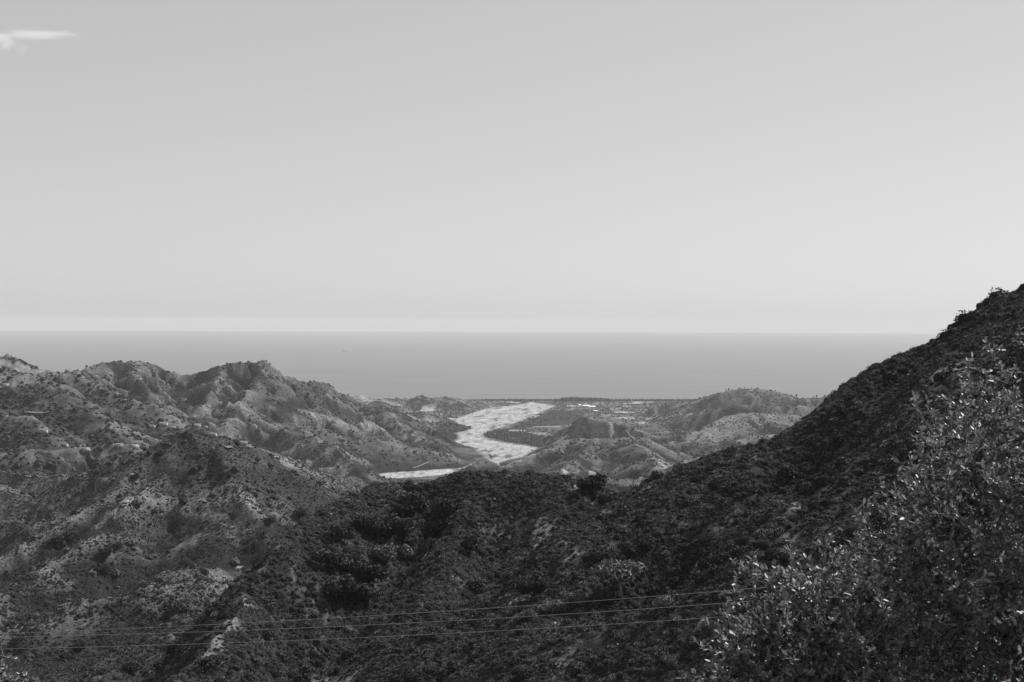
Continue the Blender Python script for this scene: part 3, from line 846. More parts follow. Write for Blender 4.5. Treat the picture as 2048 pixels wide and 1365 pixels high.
# ------------------------------------------------------------------ sheets on the plain
def PX(*pts): return np.array([floor_hit(*p) for p in pts])
M_orchard = grey_mat('orchard_green', .028, .95, .05, .35, .06)
M_field = grey_mat('stubble_field', .17, .95, .05, .3, .05)
def land_sheet(name, pts, mat, label, cat=None, step=12, rag=5):
    o = sheet(name, PX(*pts), step, mat, .5, None, rag, props={'kind': 'structure'})
    return o
land_sheet('orchard_field', [(1094,824),(1130,821),(1166,822),(1172,832),(1160,846),(1140,850),(1080,853),(1045,856),(1010,862),(985,866),(992,862),(1022,854),(1058,841)], M_orchard, '')
for pts in ([(1128,851),(1162,847),(1160,852),(1126,855)], [(1200,829),(1228,829),(1226,833),(1200,833)], [(1170,806),(1240,806),(1236,810),(1166,809)],
            [(1218,817),(1248,816),(1246,820),(1216,821)], [(1250,834),(1272,834),(1270,837),(1250,837)], [(1292,822),(1312,822),(1310,825),(1290,825)],
            [(1130,818),(1152,817),(1150,822),(1128,823)], [(1052,864),(1105,866),(1112,871),(1060,870)], [(1286,838),(1330,828),(1334,830),(1296,842)]):
    land_sheet('stubble_field', pts, M_field, '', step=8, rag=2)

# ------------------------------------------------------------------ the one small cloud, high and far outside the haze
def cloud_part(name, c, rad, dens, parent, nscale):
    import bmesh
    bm = bmesh.new(); bmesh.ops.create_icosphere(bm, subdivisions=3, radius=1)
    me = bpy.data.meshes.new(name); bm.to_mesh(me); bm.free()
    m = bpy.data.materials.new(name); m.use_nodes = True; nt = m.node_tree; nt.nodes.clear()
    tc = nd(nt, 'ShaderNodeTexCoord'); ln = nd(nt, 'ShaderNodeVectorMath', operation='LENGTH'); nt.links.new(tc.outputs['Object'], ln.inputs[0])
    geo = nd(nt, 'ShaderNodeNewGeometry'); mp = nd(nt, 'ShaderNodeMapping'); mp.inputs['Scale'].default_value = nscale
    nz = nd(nt, 'ShaderNodeTexNoise'); nz.inputs['Scale'].default_value = 1; nz.inputs['Detail'].default_value = 5; nz.inputs['Roughness'].default_value = .65
    nt.links.new(geo.outputs['Position'], mp.inputs[0]); nt.links.new(mp.outputs[0], nz.inputs['Vector'])
    f = nd(nt, 'ShaderNodeMapRange'); f.inputs[1].default_value = 1.0; f.inputs[2].default_value = 0.0; f.inputs[3].default_value = -.5; f.inputs[4].default_value = .75
    nt.links.new(ln.outputs['Value'], f.inputs[0])
    ad = nd(nt, 'ShaderNodeMath', operation='ADD'); nt.links.new(f.outputs[0], ad.inputs[0]); nt.links.new(nz.outputs['Fac'], ad.inputs[1])
    q = nd(nt, 'ShaderNodeMapRange'); q.inputs[1].default_value = .45; q.inputs[2].default_value = 1.1; q.inputs[3].default_value = 0; q.inputs[4].default_value = dens
    nt.links.new(ad.outputs[0], q.inputs[0])
    pv = nd(nt, 'ShaderNodeVolumePrincipled'); pv.inputs['Color'].default_value = (1, 1, 1, 1); nt.links.new(q.outputs[0], pv.inputs['Density'])
    pv.inputs['Anisotropy'].default_value = .3
    mo = nd(nt, 'ShaderNodeOutputMaterial'); nt.links.new(pv.outputs[0], mo.inputs['Volume'])
    o = link(name, me, m, parent); o.location = c; o.scale = rad
    return o
CP = pix(60, 75, 9000)
cl = thing('cloud', 'small wispy white cloud in the upper left corner of the sky', 'cloud', CP)
def off(px, py): return tuple(pix(px, py, 9000) - CP)
cloud_part('puff', off(4, 84), (130, 130, 95), .016, cl, (.018, .018, .02))
cloud_part('streak', off(75, 70), (430, 150, 52), .0085, cl, (.007, .01, .045))
cloud_part('tail', off(45, 98), (80, 90, 70), .003, cl, (.014, .012, .014))

# ------------------------------------------------------------------ roads and tracks draped on the hills
M_track = grey_mat('dusty_track', .17, .95, .05, .2, .3)
def road(name, pts, width, mat=M_track, lift=.35):
    W = [hit(p[0], p[1], 600) for p in pts]; W = [w_ for w_ in W if w_ is not None]
    keep = [W[0]]
    for w_ in W[1:]:
        if abs(w_[1] - keep[-1][1]) < .12 * keep[-1][1]: keep.append(w_)
    W = np.array(keep)
    if len(W) < 2: return None
    s_ = np.concatenate([[0], np.cumsum(np.hypot(*np.diff(W[:, :2], axis=0).T))])
    n = max(4, int(s_[-1] / (width * 1.5)))
    t = np.linspace(0, s_[-1], n)
    x = np.interp(t, s_, W[:, 0]); y = np.interp(t, s_, W[:, 1])
    x = x + fbm(t / 60, t * 0 + 3, 2) * width; y = y + fbm(t / 60, t * 0 + 9, 2) * width
    dx = np.gradient(x); dy = np.gradient(y); L = np.hypot(dx, dy) + 1e-9
    nx, ny = -dy / L, dx / L
    V = []
    for k in (-1, 0, 1):
        X = x + nx * width / 2 * k; Y = y + ny * width / 2 * k
        V.append(np.stack([X, Y, ground(X, Y) + lift], -1))
    zt = np.max([v[:, 2] for v in V], 0)
    for v in V: v[:, 2] = .6 * zt + .4 * v[:, 2] + lift
    V = np.stack(V, 1).reshape(-1, 3)
    q = np.arange(n - 1) * 3
    Fc = np.concatenate([np.stack([q, q + 3, q + 4, q + 1], -1), np.stack([q + 1, q + 4, q + 5, q + 2], -1)])
    return link(name, mesh_from(name, V, Fc, True), mat, kind='structure')
road('road', [(0,943),(30,948),(60,955),(95,957),(130,954),(165,953),(200,955),(245,959)], 2.6)
road('track', [(55,826),(75,824),(105,824)], 6)
road('track', [(310,874),(330,870),(352,867)], 7)
road('track', [(450,896),(465,896),(500,895),(530,892)], 6)
road('track', [(675,945),(683,935),(677,928)], 6)
road('track', [(825,937),(840,932),(858,926)], 7)
road('track', [(848,872),(862,868),(872,860)], 7)
road('track', [(1351,869),(1349,880),(1345,888)], 8)
road('track', [(1225,874),(1260,874),(1300,878),(1320,888)], 6)
road('track', [(1300,866),(1340,862),(1390,864),(1440,866)], 8)
road('track', [(1365,922),(1372,928),(1376,931)], 6)
road('track', [(1420,880),(1440,876),(1460,872)], 8)
road('track', [(1240,888),(1275,892),(1300,905)], 6)

# ------------------------------------------------------------------ houses
M_white = grey_mat('white_render', .38, .8, .2, .12, .5)
M_grey_w = grey_mat('grey_render', .36, .85, .15, .2, .5)
M_roof = grey_mat('clay_roof', .19, .85, .1, .2, .6)
M_dark = grey_mat('dark_opening', .03, .5, .3)
M_stone = grey_mat('field_stone', .30, .95, .1, .35, .4)

def box_vf(x0, x1, y0, y1, z0, z1):
    V = np.array([(x0,y0,z0),(x1,y0,z0),(x1,y1,z0),(x0,y1,z0),(x0,y0,z1),(x1,y0,z1),(x1,y1,z1),(x0,y1,z1)], float)
    return V, np.array([(0,3,2,1),(4,5,6,7),(0,1,5,4),(1,2,6,5),(2,3,7,6),(3,0,4,7)])
_hm = {}
def house(px, py, w, label, cat='house', flat=False, mat=None, d=None, hh=5.2, rz=None, name='house', group='houses scattered over the far hills', floor=False):
    if floor:
        fx, fy = floor_hit(px, py); P = np.array([fx, fy, float(ground(fx, fy))])
    else:
        P = hit(px, py, 1900)
    if P is None: return
    mat = mat or M_white
    key = (w, flat, mat.name, d, hh)
    rz = rng.uniform(-.5, .5) if rz is None else rz
    t = thing(name, label, cat, (P[0], P[1], P[2] - .6), rz, group)
    d = d or w * .7
    if key not in _hm:
        wall = mesh_from('wall', *box_vf(-w/2, w/2, -d/2, d/2, -2, hh))
        if flat:
            v1 = box_vf(-w/2-.25, w/2+.25, -d/2-.25, d/2+.25, hh, hh+.35)
            roof = mesh_from('roof', *v1)
        else:
            e = .5; r = w * .16
            V = np.array([(-w/2-e,-d/2-e,hh),(w/2+e,-d/2-e,hh),(w/2+e,d/2+e,hh),(-w/2-e,d/2+e,hh),(-w/2-e,0,hh+r),(w/2+e,0,hh+r)])
            me_r = bpy.data.meshes.new('roof'); me_r.from_pydata([tuple(v) for v in V], [], [(0,1,5,4),(2,3,4,5),(0,4,3),(1,2,5),(0,3,2,1)]); me_r.update(); roof = me_r
        win = mesh_from('window', *box_vf(-.55, .55, -.06, .06, 0, 1.3))
        door = mesh_from('door', *box_vf(-.6, .6, -.06, .06, 0, 2.2))
        _hm[key] = (wall, roof, win, door)
    wall, roof, win, door = _hm[key]
    link('wall', wall, mat, t); link('roof', roof, mat if flat else M_roof, t)
    if P[1] < 4200:
        nwin = max(2, int(w / 3.6))
        for lv in range(2 if hh > 4.5 else 1):
            for k in range(nwin):
                xx = -w/2 + (k + .5) * w / nwin
                if lv == 0 and k == nwin // 2:
                    o = link('door', door, M_dark, t); o.location = (xx, -d/2 - .02, .6)
                else:
                    o = link('window', win, M_dark, t); o.location = (xx, -d/2 - .02, 1.4 + 2.7 * lv)
    return t
HG = 'houses scattered over the left hills'
for a in [
 (136,744,14,'white house on the saddle left of the mountain'),
 (327,851,16,'large white house at the head of the hillside hamlet'),
 (305,856,12,'white house just left of the largest hamlet house'),
 (345,858,10,'small white house right of the largest hamlet house'),
 (395,854,13,'white house near the foot of the pale crest above the hamlet'),
 (412,856,11,'white house at the right end of the row above the hamlet'),
 (427,872,12,'white house on the slope between the hamlet and the mountain'),
 (456,879,12,'white house standing alone below the hamlet towards the valley'),
 (487,889,14,'pale house beside the track right of the cone hill summit'),
 (497,896,11,'lower house beside the track right of the cone hill summit'),
 (172,902,13,'white house on the bluff with a long pale wall behind it'),
 (240,894,11,'white house in the middle of the bluff row'),
 (269,896,14,'long white house at the right end of the bluff row'),
 (88,865,12,'white house on the end of the left terraced spur'),
 (12,773,12,'white house by the frame edge under the highest left hill'),
 (130,893,9,'grey stone house on the bluff left of the white ones')]:
    house(*a[:3], a[3], group=HG, mat=M_grey_w if 'grey' in a[3] else M_white, flat='long' in a[3])
for a in [
 (838,797,18,'white house on the low wooded hill near the sea'),
 (940,810,16,'white house left of the river mouth'),
 (968,807,20,'pale house among trees left of the river mouth'),
 (1143,810,26,'long white house right of the river mouth'),
 (1294,809,12,'tall white house alone on the coastal plain'),
 (1294,814,16,'white house just below the tall white house'),
 (1260,827,22,'pale farmhouse in the middle of the right plain'),
 (1281,836,20,'pale farmhouse at the corner of the right plain fields'),
 (1325,826,18,'pale farmhouse beside the diagonal track on the plain'),
 (1232,812,22,'pale house in the upper rows of the right plain'),
 (1247,809,16,'small pale house near the shore on the right plain'),
 (1204,806,24,'low pale house in front of the coastal pines'),
 (1340,812,18,'pale house at the foot of the far right hill')]:
    house(*a[:3], a[3], group='houses on the coastal plain', floor=a[0] > 900, hh=9 if 'tall' in a[3] else 5.5, d=14)
# bright greenhouses on the plain
def greenhouse(px, py, w, d, label):
    x, y = floor_hit(px, py)
    t = thing('greenhouse', label, 'greenhouse', (x, y, float(ground(x, y)) - .3), .05, 'greenhouses on the coastal plain')
    V = []; n = 7; nb = 3
    Vs = []; Fs = []; o = 0
    for bq in range(nb):
        yc = -d/2 + (bq + .5) * d / nb; rr = d / nb / 2 * .96
        a = np.linspace(0, math.pi, n)
        P_ = np.stack([np.zeros(n), yc + rr * np.cos(a), 3 + rr * .55 * np.sin(a)], -1)
        A = P_ + [-w/2, 0, 0]; B = P_ + [w/2, 0, 0]
        Vs.append(np.concatenate([A, B])); q = np.arange(n - 1)
        Fs.append(np.stack([q, q + 1, q + 1 + n, q + n], -1) + o); o += 2 * n
    link('plastic_roof', mesh_from('plastic_roof', np.concatenate(Vs), np.concatenate(Fs)), M_sheet, t)
    link('wall', mesh_from('wall', *box_vf(-w/2, w/2, -d/2, d/2, 0, 3)), M_sheet, t)
M_sheet = grey_mat('white_plastic', .80, .5, .4)
greenhouse(1172, 813, 46, 70, 'brightest white greenhouse on the plain, the left of the touching pair')
greenhouse(1184, 815, 50, 70, 'brightest white greenhouse on the plain, the right of the touching pair')
greenhouse(1159, 811, 18, 60, 'small white greenhouse left of the bright pair')
greenhouse(1191, 823, 30, 40, 'pale greenhouse below the bright pair')

# ------------------------------------------------------------------ radio mast, ship
P = hit(1471, 782)
if P is not None:
    t = thing('radio_mast', 'thin radio mast on the top of the far right hill', 'mast', (P[0], P[1], P[2] - 1), 0)
    Vs = []
    H_ = 38.0
    for k in range(3):
        a = k * 2.094; Vs.append(tube([(math.cos(a) * .9, math.sin(a) * .9, 0), (math.cos(a) * .35, math.sin(a) * .35, H_)], [.16, .12], 4))
    link('mast_leg', mesh_from('mast_leg', *join(Vs)), M_grey_w, t)
    Vs = []
    for q in range(18):
        z0 = q * 2.05; z1 = z0 + 2.05
        for k in range(3):
            a = k * 2.094; b_ = (k + 1) * 2.094; r0 = .9 - .55 * z0 / H_; r1 = .9 - .55 * z1 / H_
            Vs.append(tube([(math.cos(a) * r0, math.sin(a) * r0, z0), (math.cos(b_) * r1, math.sin(b_) * r1, z1)], [.07, .07], 3))
    link('lattice', mesh_from('lattice', *join(Vs)), M_grey_w, t)
    link('antenna', mesh_from('antenna', *tube([(0, 0, H_), (0, 0, H_ + 5)], [.12, .05], 5)), M_grey_w, t)

def ship(px, py, L, label):
    d = CR @ np.array([(px - 1024.0) / F, -(py - 682.5) / F, -1.0]); d /= d[1]
    y = -CAM_Z / d[2]
    t = thing('cargo_ship', label, 'ship', (d[0] * y, y, 0), .12)
    sec = [(-.5, .35), (-.46, 1), (.38, 1), (.46, .6), (.5, .05)]
    V = []; B = L * .15; hz = L * .06
    for sx, wb in sec:
        for yy, zz in ((-B/2*wb, hz), (-B/2*wb*.8, -3), (B/2*wb*.8, -3), (B/2*wb, hz)): V.append((sx * L, yy, zz * (1.15 if abs(sx) > .45 and zz > 0 else 1)))
    Fc = []
    for i in range(4):
        for k in range(4): Fc.append((i*4+k, i*4+(k+1)%4, (i+1)*4+(k+1)%4, (i+1)*4+k))
    Fc += [(0,1,2,3),(16,17,18,19)]
    link('hull', mesh_from('hull', np.array(V), np.array(Fc)), M_grey_w, t)
    link('bridge', mesh_from('bridge', *box_vf(-.44*L, -.34*L, -B*.42, B*.42, hz, hz + L*.13)), M_white, t)
    link('funnel', mesh_from('funnel', *box_vf(-.47*L, -.445*L, -B*.12, B*.12, hz, hz + L*.15)), M_grey_w, t)
    for k in range(4):
        link('hatch', mesh_from('hatch', *box_vf((-.28 + k*.16)*L, (-.16 + k*.16)*L, -B*.3, B*.3, hz, hz + L*.02)), M_grey_w, t)
ship(692, 704, 130, 'faint grey cargo ship far out on the sea')

# ------------------------------------------------------------------ trees as things
def crown_mesh(name, seed, lobes, nl, leaf, mat, spread=(1, 1, .8), zc=.62, jag=.9, shell=.6):
    """crown of unit height scale: leafy facets in uneven lobes"""
    rg = np.random.default_rng(seed)
    parts = []
    for k in range(lobes):
        d = unit(rg.normal(0, 1, 3)); d[2] = d[2] * .7
        c = d * rg.uniform(.12, .30) * np.array(spread); c[2] += zc
        s = rg.uniform(.15, .25)
        dd = unit(rg.normal(0, 1, (nl // lobes, 3)))
        C = c + dd * (shell + (1 - shell) * rg.random((len(dd), 1))) * s * np.array(spread) * np.array([1, 1, .85])
        parts.append(leaf_cloud(C, dd, leaf, rg, jag))
    me = mesh_from(name, *join(parts)); me.materials.append(mat)
    return me
def trunk_mesh(name, seed, r, zt, lean=.05, limbs=5, zc=.62):
    rg = np.random.default_rng(seed)
    top = np.array([rg.uniform(-lean, lean), rg.uniform(-lean, lean), zt])
    parts = [tube([(0, 0, -.08), tuple(top * .5 + [lean * .4, 0, 0]), tuple(top)], [r, r * .8, r * .6], 7)]
    for k in range(limbs):
        a = 6.28 * k / limbs + rg.uniform(-.3, .3); q = rg.uniform(.16, .28)
        e = np.array([math.cos(a) * q, math.sin(a) * q, zc + rg.uniform(-.05, .18)])
        parts.append(tube([tuple(top * .95), tuple((top + e) / 2 + [0, 0, .02]), tuple(e)], [r * .5, r * .35, r * .15], 5))
    me = mesh_from(name, *join(parts)); me.materials.append(M_bark)
    return me
KINDS = {}
for k in range(4):
    KINDS['dark', k] = (crown_mesh('crown', 100 + k, 11, 1500, .035, M_tree, zc=.52, spread=(1.25, 1.25, 1.1)), trunk_mesh('trunk', 120 + k, .035, .28, zc=.5))
    KINDS['pale', k] = (crown_mesh('crown', 140 + k, 11, 2400, .024, M_pale, zc=.45, spread=(1.3, 1.3, 1.0)), trunk_mesh('trunk', 150 + k, .03, .2, zc=.42))
    KINDS['far', k] = (crown_mesh('crown', 160 + k, 6, 220, .075, M_far_tree, zc=.58, spread=(.8, .8, 1.15)), trunk_mesh('trunk', 170 + k, .03, .35, zc=.5))
    KINDS['olive', k] = (crown_mesh('crown', 180 + k, 6, 200, .09, M_far_tree, zc=.52, spread=(1.3, 1.3, .9)), trunk_mesh('trunk', 190 + k, .05, .25, zc=.45))
    KINDS['bush', k] = (crown_mesh('crown', 200 + k, 9, 1100, .042, M_tree, zc=.36, spread=(1.5, 1.5, 1.1)), None)
    KINDS['palebush', k] = (crown_mesh('crown', 220 + k, 10, 2000, .030, M_pale, zc=.36, spread=(1.5, 1.5, 1.1)), None)
KINDS['umbrella', 0] = (crown_mesh('crown', 240, 16, 3000, .026, M_mid_scrub, zc=.74, spread=(1.7, 1.7, .55)), trunk_mesh('trunk', 241, .022, .48, .03, 7, .66))
KINDS['lean', 0] = (crown_mesh('crown', 242, 8, 900, .035, M_tree, zc=.72, spread=(1.1, 1.1, .9)), trunk_mesh('trunk', 243, .03, .55, .12, 5, .68))
cnt = 0
def tree(kind, px, py, hpx, label, cat='tree', group=None, P=None, name=None, H=None, widen=1.0):
    """a tree whose foot is where the photograph shows (px,py) and which stands hpx pixels tall there"""
    global cnt
    if P is None: P = hit(px, py, 2600 if kind in ('far', 'olive') else 25)
    if P is None: return None
    H = H or hpx * P[1] / F
    ks = [k for k in KINDS if k[0] == kind]; k = ks[cnt % len(ks)]; cnt += 1
    nm = name or ('bush' if 'bush' in kind else 'tree')
    t = thing(nm, label, cat, (P[0], P[1], P[2] - .05 * H), rng.uniform(0, 6.28), group)
    t.scale = (H * widen, H * widen, H)
    cm, tm_ = KINDS[k]
    o = bpy.data.objects.new('crown' if tm_ else 'foliage', cm); col.objects.link(o); o.parent = t
    if tm_:
        o = bpy.data.objects.new('trunk', tm_); col.objects.link(o); o.parent = t
    return t
NG = 'evergreen trees on the near hillside'
for a in [
 ('dark',828,1034,61,'highest dark evergreen of the hollow under the near crest'),
 ('dark',806,1040,43,'dark evergreen just left of the highest one in the hollow'),
 ('dark',890,1052,65,'tall dark evergreen right of the hollow with black shade at its foot'),
 ('dark',864,1080,58,'dark evergreen below and left of the tall one right of the hollow'),
 ('dark',782,1078,58,'broad dark evergreen in the middle of the hollow'),
 ('dark',757,1084,51,'dark evergreen left of the broad one in the hollow'),
 ('dark',812,1076,48,'dark evergreen right of the broad one in the hollow'),
 ('dark',740,1066,43,'smaller evergreen above the left half of the hollow'),
 ('dark',722,1060,36,'small evergreen at the upper left of the hollow group'),
 ('pale',772,1128,61,'round light grey crowned tree with black shade below in the hollow'),
 ('pale',808,1122,48,'light crowned tree right of the round light one'),
 ('dark',690,1088,48,'dark evergreen on the left side of the hillside group'),
 ('dark',672,1080,39,'small evergreen at the left end of the hillside group'),
 ('dark',640,1138,51,'dark evergreen low on the left flank of the near hill'),
 ('dark',664,1146,48,'second evergreen low on the left flank, right of the first'),
 ('dark',700,1152,58,'dark evergreen below the middle of the hillside group'),
 ('dark',726,1164,56,'dark evergreen lowest but one of the middle row'),
 ('dark',748,1176,61,'large dark evergreen at the right of the middle row'),
 ('dark',690,1206,61,'large dark evergreen in the lowest row of the group'),
 ('dark',716,1204,53,'dark evergreen right of the large one in the lowest row'),
 ('dark',664,1200,48,'dark evergreen left of the large one in the lowest row'),
 ('dark',738,1212,46,'dark evergreen at the right end of the lowest row'),
 ('dark',940,1110,48,'lone dark evergreen on the slope below the near crest'),
 ('dark',1190,988,51,'dense black tree standing on the near crest saddle'),
 ('dark',1168,986,36,'shorter tree touching the black tree on the saddle'),
 ('lean',1268,975,38,'open crowned tree on the crest with a leaning trunk'),
 ('lean',1312,972,32,'thin leaning tree right of the open crowned one on the crest'),
 ('umbrella',1238,1194,84,'umbrella shaped pine with a bare trunk in mid slope'),
 ('dark',1078,1196,56,'flat topped dark tree above the bright bushes'),
 ('dark',1056,1200,48,'dark tree left of the flat topped one'),
 ('dark',1252,1118,41,'dark tree in the crease above the umbrella pine'),
 ('dark',1290,1100,36,'dark tree higher up the crease above the umbrella pine'),
 ('dark',600,1040,29,'round dark tree on the left silhouette of the near hill'),
 ('dark',1680,1112,53,'dark tree right of the pale scree on the right slope')]:
    tree(*a[:4], a[4], group=NG)
BG = 'single bushes on the near hillside'
for a in [
 ('palebush',1150,1212,42,'tallest of the pale fluffy bushes right of the flat topped tree'),
 ('palebush',1122,1222,38,'pale fluffy bush next left of the tallest one'),
 ('palebush',1098,1222,34,'pale bush at the left end of the fluffy row'),
 ('palebush',1058,1244,36,'pale bush below the left end of the fluffy row'),
 ('palebush',1034,1250,30,'lowest pale bush beside the upper wire'),
 ('palebush',1325,1216,44,'pale bush crowning the dark overhang on the right'),
 ('palebush',1512,1116,22,'mushroom shaped bush with black shade beneath'),
 ('bush',1210,1206,30,'dark bush in the shade left of the umbrella pine trunk'),
 ('palebush',1338,1334,34,'small pale bush low in the dark gully'),
 ('palebush',985,1240,22,'small pale bush between the wires, left of the fluffy row')]:
    tree(*a[:4], a[4], cat='bush', group=BG)
MG = 'single bushes on the cone hill and below it'
for a in [
 ('bush',355,1232,44,'large round black bush in the valley left of the near hill'),
 ('bush',424,1228,36,'round dark bush right of the large black one'),
 ('bush',540,1050,26,'dark bush in the gully behind the near hill'),
 ('bush',420,954,14,'dark bush highest on the right crest of the cone hill'),
 ('bush',429,972,16,'dark bush below the highest one on the cone crest'),
 ('bush',441,952,12,'small dark bush right of the highest one on the cone crest'),
 ('bush',459,955,12,'dark bush at the right edge of the cone crest'),
 ('bush',426,997,15,'dark bush lowest of those on the cone crest'),
 ('bush',160,1300,26,'dark bush in the lower left slope under the lowest wire'),
 ('bush',130,1322,26,'dark bush nearest the lower left corner'),
 ('bush',265,1345,36,'broad dark bush at the bottom of the lower left slope'),
 ('bush',122,1096,40,'black thicket on the lower left slope'),
 ('bush',140,1080,26,'small thicket touching the black thicket on the lower left'),
 ('bush',205,1150,38,'dark thicket left of the cone hill foot'),
 ('bush',212,1112,34,'dark thicket above the one left of the cone foot'),
 ('bush',232,1100,22,'small bush right of the upper thicket near the cone foot'),
 ('bush',270,960,18,'dark bush on the left crest of the cone hill'),
 ('bush',322,912,18,'dark bush high on the left crest of the cone hill'),
 ('bush',368,1072,10,'small dark bush in the middle of the cone face'),
 ('bush',345,1062,9,'small dark bush left of middle on the cone face'),
 ('bush',300,1052,9,'small dark bush on the left of the cone face'),
 ('bush',390,1118,12,'dark bush low on the cone face'),
 ('bush',335,1108,11,'dark bush low left on the cone face')]:
    tree(*a[:4], a[4], cat='bush', group=MG)
# skyline trees of the far right hill and the olive grove
ORD = 'first second third fourth fifth sixth seventh eighth ninth tenth eleventh twelfth thirteenth fourteenth fifteenth sixteenth seventeenth eighteenth nineteenth twentieth twenty-first twenty-second twenty-third twenty-fourth'.split()
for i, px in enumerate((1436,1441,1452,1455,1458,1463,1479,1482,1489,1491,1503,1515,1518,1529,1536,1539,1551,1553,1569,1577,1594,1628,1634,1650)):
    ys_ = Yrow[(Yrow > 7700) & (Yrow < 8800)]
    d = CR @ np.array([(px - 1024.0) / F, 0, -1.0]); u = d[0] / d[1]
    zz = ground(u * ys_, ys_); k = int(np.argmax((zz - CAM_Z) / ys_))
    Pk = np.array([u * ys_[k], ys_[k], zz[k]])
    tree('far', 0, 0, 0, ORD[i] + ' slender tree from the left on the skyline of the far right hill', P=Pk, H=float(np.clip(rng.lognormal(2.25, .4), 5, 20)), group='skyline trees of the far right hill', widen=rng.uniform(.6, 1.3))
OL = [(1462,838),(1468,840),(1474,843),(1460,845),(1480,846),(1486,850),(1478,854),(1490,843),(1496,846),(1467,850),(1472,847),(1484,857),(1500,842),(1492,852),(1506,826),(1512,827),(1519,830),(1518,834),(1524,836),(1520,842),(1488,826),(1494,828),(1500,825),(1528,843),(1535,846),(1430,850),(1424,854),(1416,856),(1540,838),(1550,842),(1452,848),(1445,852),(1398,873),(1402,870),(1396,878),(1365,882)]
def olive_spot(px, py):
    if px < 1410: return 'in the small row beside the pale track'
    if px < 1441: return 'at the left foot of the pale right field'
    if px >= 1525: return 'at the right end of the pale right field'
    if py <= 835 and px > 1484: return 'in the top row of the pale right field'
    return 'in the middle group of the pale right field'
seen_n = {}
for px, py in sorted(OL):
    sp = olive_spot(px, py); k = seen_n.get(sp, 0); seen_n[sp] = k + 1
    tree('olive', px, py, 0, '%s olive tree from the left %s' % (ORD[k], sp), H=rng.uniform(6.5, 10), group='olive trees on the pale right field')
for k, (px, py) in enumerate(sorted([(836,921),(852,924),(868,918),(880,912),(845,914),(860,909),(874,905),(890,925),(816,914),(828,908),(905,930),(895,915)])):
    tree('olive', px, py, 0, ORD[k] + ' small round tree from the left on the slope above the lower river bend', H=rng.uniform(7, 11), group='trees above the river bend')
# trees in the river bed
for px, py, h_, lb in [(982,917,14,'dark bush at the lower end of the river bend'),(1081,819,10,'tiny dark bush on the river bed near its mouth'),(745,953,12,'largest bush on the nearest arm of the river bed'),(795,946,9,'left one of two small bushes on the nearest river arm'),(815,944,9,'right one of two small bushes on the nearest river arm')]:
    fx, fy = floor_hit(px, py)
    tree('olive', 0, 0, 0, lb, cat='bush', P=np.array([fx, fy, river_floor(fy) + .3]), H=h_, group='bushes on the river bed', name='bush')
# coastal pine belt and riverside groves: masses nobody could count
def grove(name, label, poly_px, n, size, protos, flat=(1.0, 1.5)):
    poly = PX(*poly_px); a = poly.min(0); b = poly.max(0)
    x = rng.uniform(a[0], b[0], n); y = rng.uniform(a[1], b[1], n)
    k = in_poly(x, y, poly); x, y = x[k], y[k]
    s = size * rng.uniform(.6, 1.3, len(x))
    rot = np.zeros((len(x), 3)); rot[:, 2] = rng.uniform(0, 6.28, len(x))
    scatter(name, np.stack([x, y, ground(x, y)], -1), np.stack([s, s, s * rng.uniform(*flat, len(x))], -1), rot, protos, label)
grove('pine_wood', 'long dark belt of pines along the shore right of the river mouth', [(1120,803),(1190,803),(1192,800.2),(1122,800.2)], 420, 9, P_far, (1.1, 1.7))
grove('pine_wood', 'shorter clump of pines at the right end of the shore belt', [(1194,803),(1218,803),(1218,800.5),(1196,800.5)], 120, 8, P_far, (1.1, 1.6))
grove('shore_trees', 'thin line of trees along the whole shore', [(960,802),(1420,803),(1420,800),(960,800)], 1500, 5, P_far, (.8, 1.3))
grove('riverside_wood', 'dark wood on the point inside the river bend', [(968,871),(992,862),(1040,866),(1075,872),(1090,884),(1085,896),(1045,888),(1000,881)], 1300, 5.5, P_far, (.8, 1.2))
grove('riverside_wood', 'dark wood on the left bank at the river narrows', [(900,847),(912,849),(941,857),(930,862),(900,866),(870,866)], 700, 6, P_far, (.8, 1.2))
grove('riverside_wood', 'dark wood on the left bank below the narrows', [(856,874),(890,868),(908,868),(913,875),(903,885),(880,884)], 500, 5, P_far, (.8, 1.2))
x, y = rand_fan(26000, 6600, 10900, .40)
z = ground(x, y); k = (z > river_floor(y) - .6) & (fbm(x / 160, y / 160, 4) > -.12) & (TONE[np.clip(np.searchsorted(Yrow, y), 0, len(Yrow)-1), np.clip(((x / y - U0) / (U1 - U0) * NU).astype(int), 0, NU-1)] < .16) & ~in_poly(x, y, RIVER)
x, y, z = x[k], y[k], z[k]; s_ = rng.uniform(2.2, 5.5, len(x)); rt = np.zeros((len(x), 3)); rt[:, 2] = rng.uniform(0, 6.28, len(x))
scatter('orchard_trees', np.stack([x, y, z], -1), np.stack([s_, s_, s_], -1), rt, P_far, 'orchard and hedge trees over the coastal plain')

# ------------------------------------------------------------------ rocks
def rock_mesh(seed, mat, jag=.28, flat=.7):
    import bmesh
    rg = np.random.default_rng(seed); bm = bmesh.new(); bmesh.ops.create_icosphere(bm, subdivisions=3, radius=1)
    cuts = [(unit(rg.normal(0, 1, 3)), rg.uniform(.35, .75)) for _ in range(14)]
    for v in bm.verts:
        p = np.array(v.co)
        for n_, d_ in cuts:
            q = p @ n_ - d_
            if q > 0: p = p - n_ * q * .9
        p *= 1 + .16 * float(gnoise(np.array([p[0] * 3 + seed]), np.array([p[1] * 3 + p[2] * 2]))[0])
        v.co = Vector((p[0], p[1], p[2] * flat))
    me = bpy.data.meshes.new('rock'); bm.to_mesh(me); bm.free(); me.materials.append(mat); return me
M_rock = grey_mat('pale_rock', .30, .9, .15, .45, 1.6)
M_rock_d = grey_mat('dark_rock', .035, .9, .15, .5, .8)
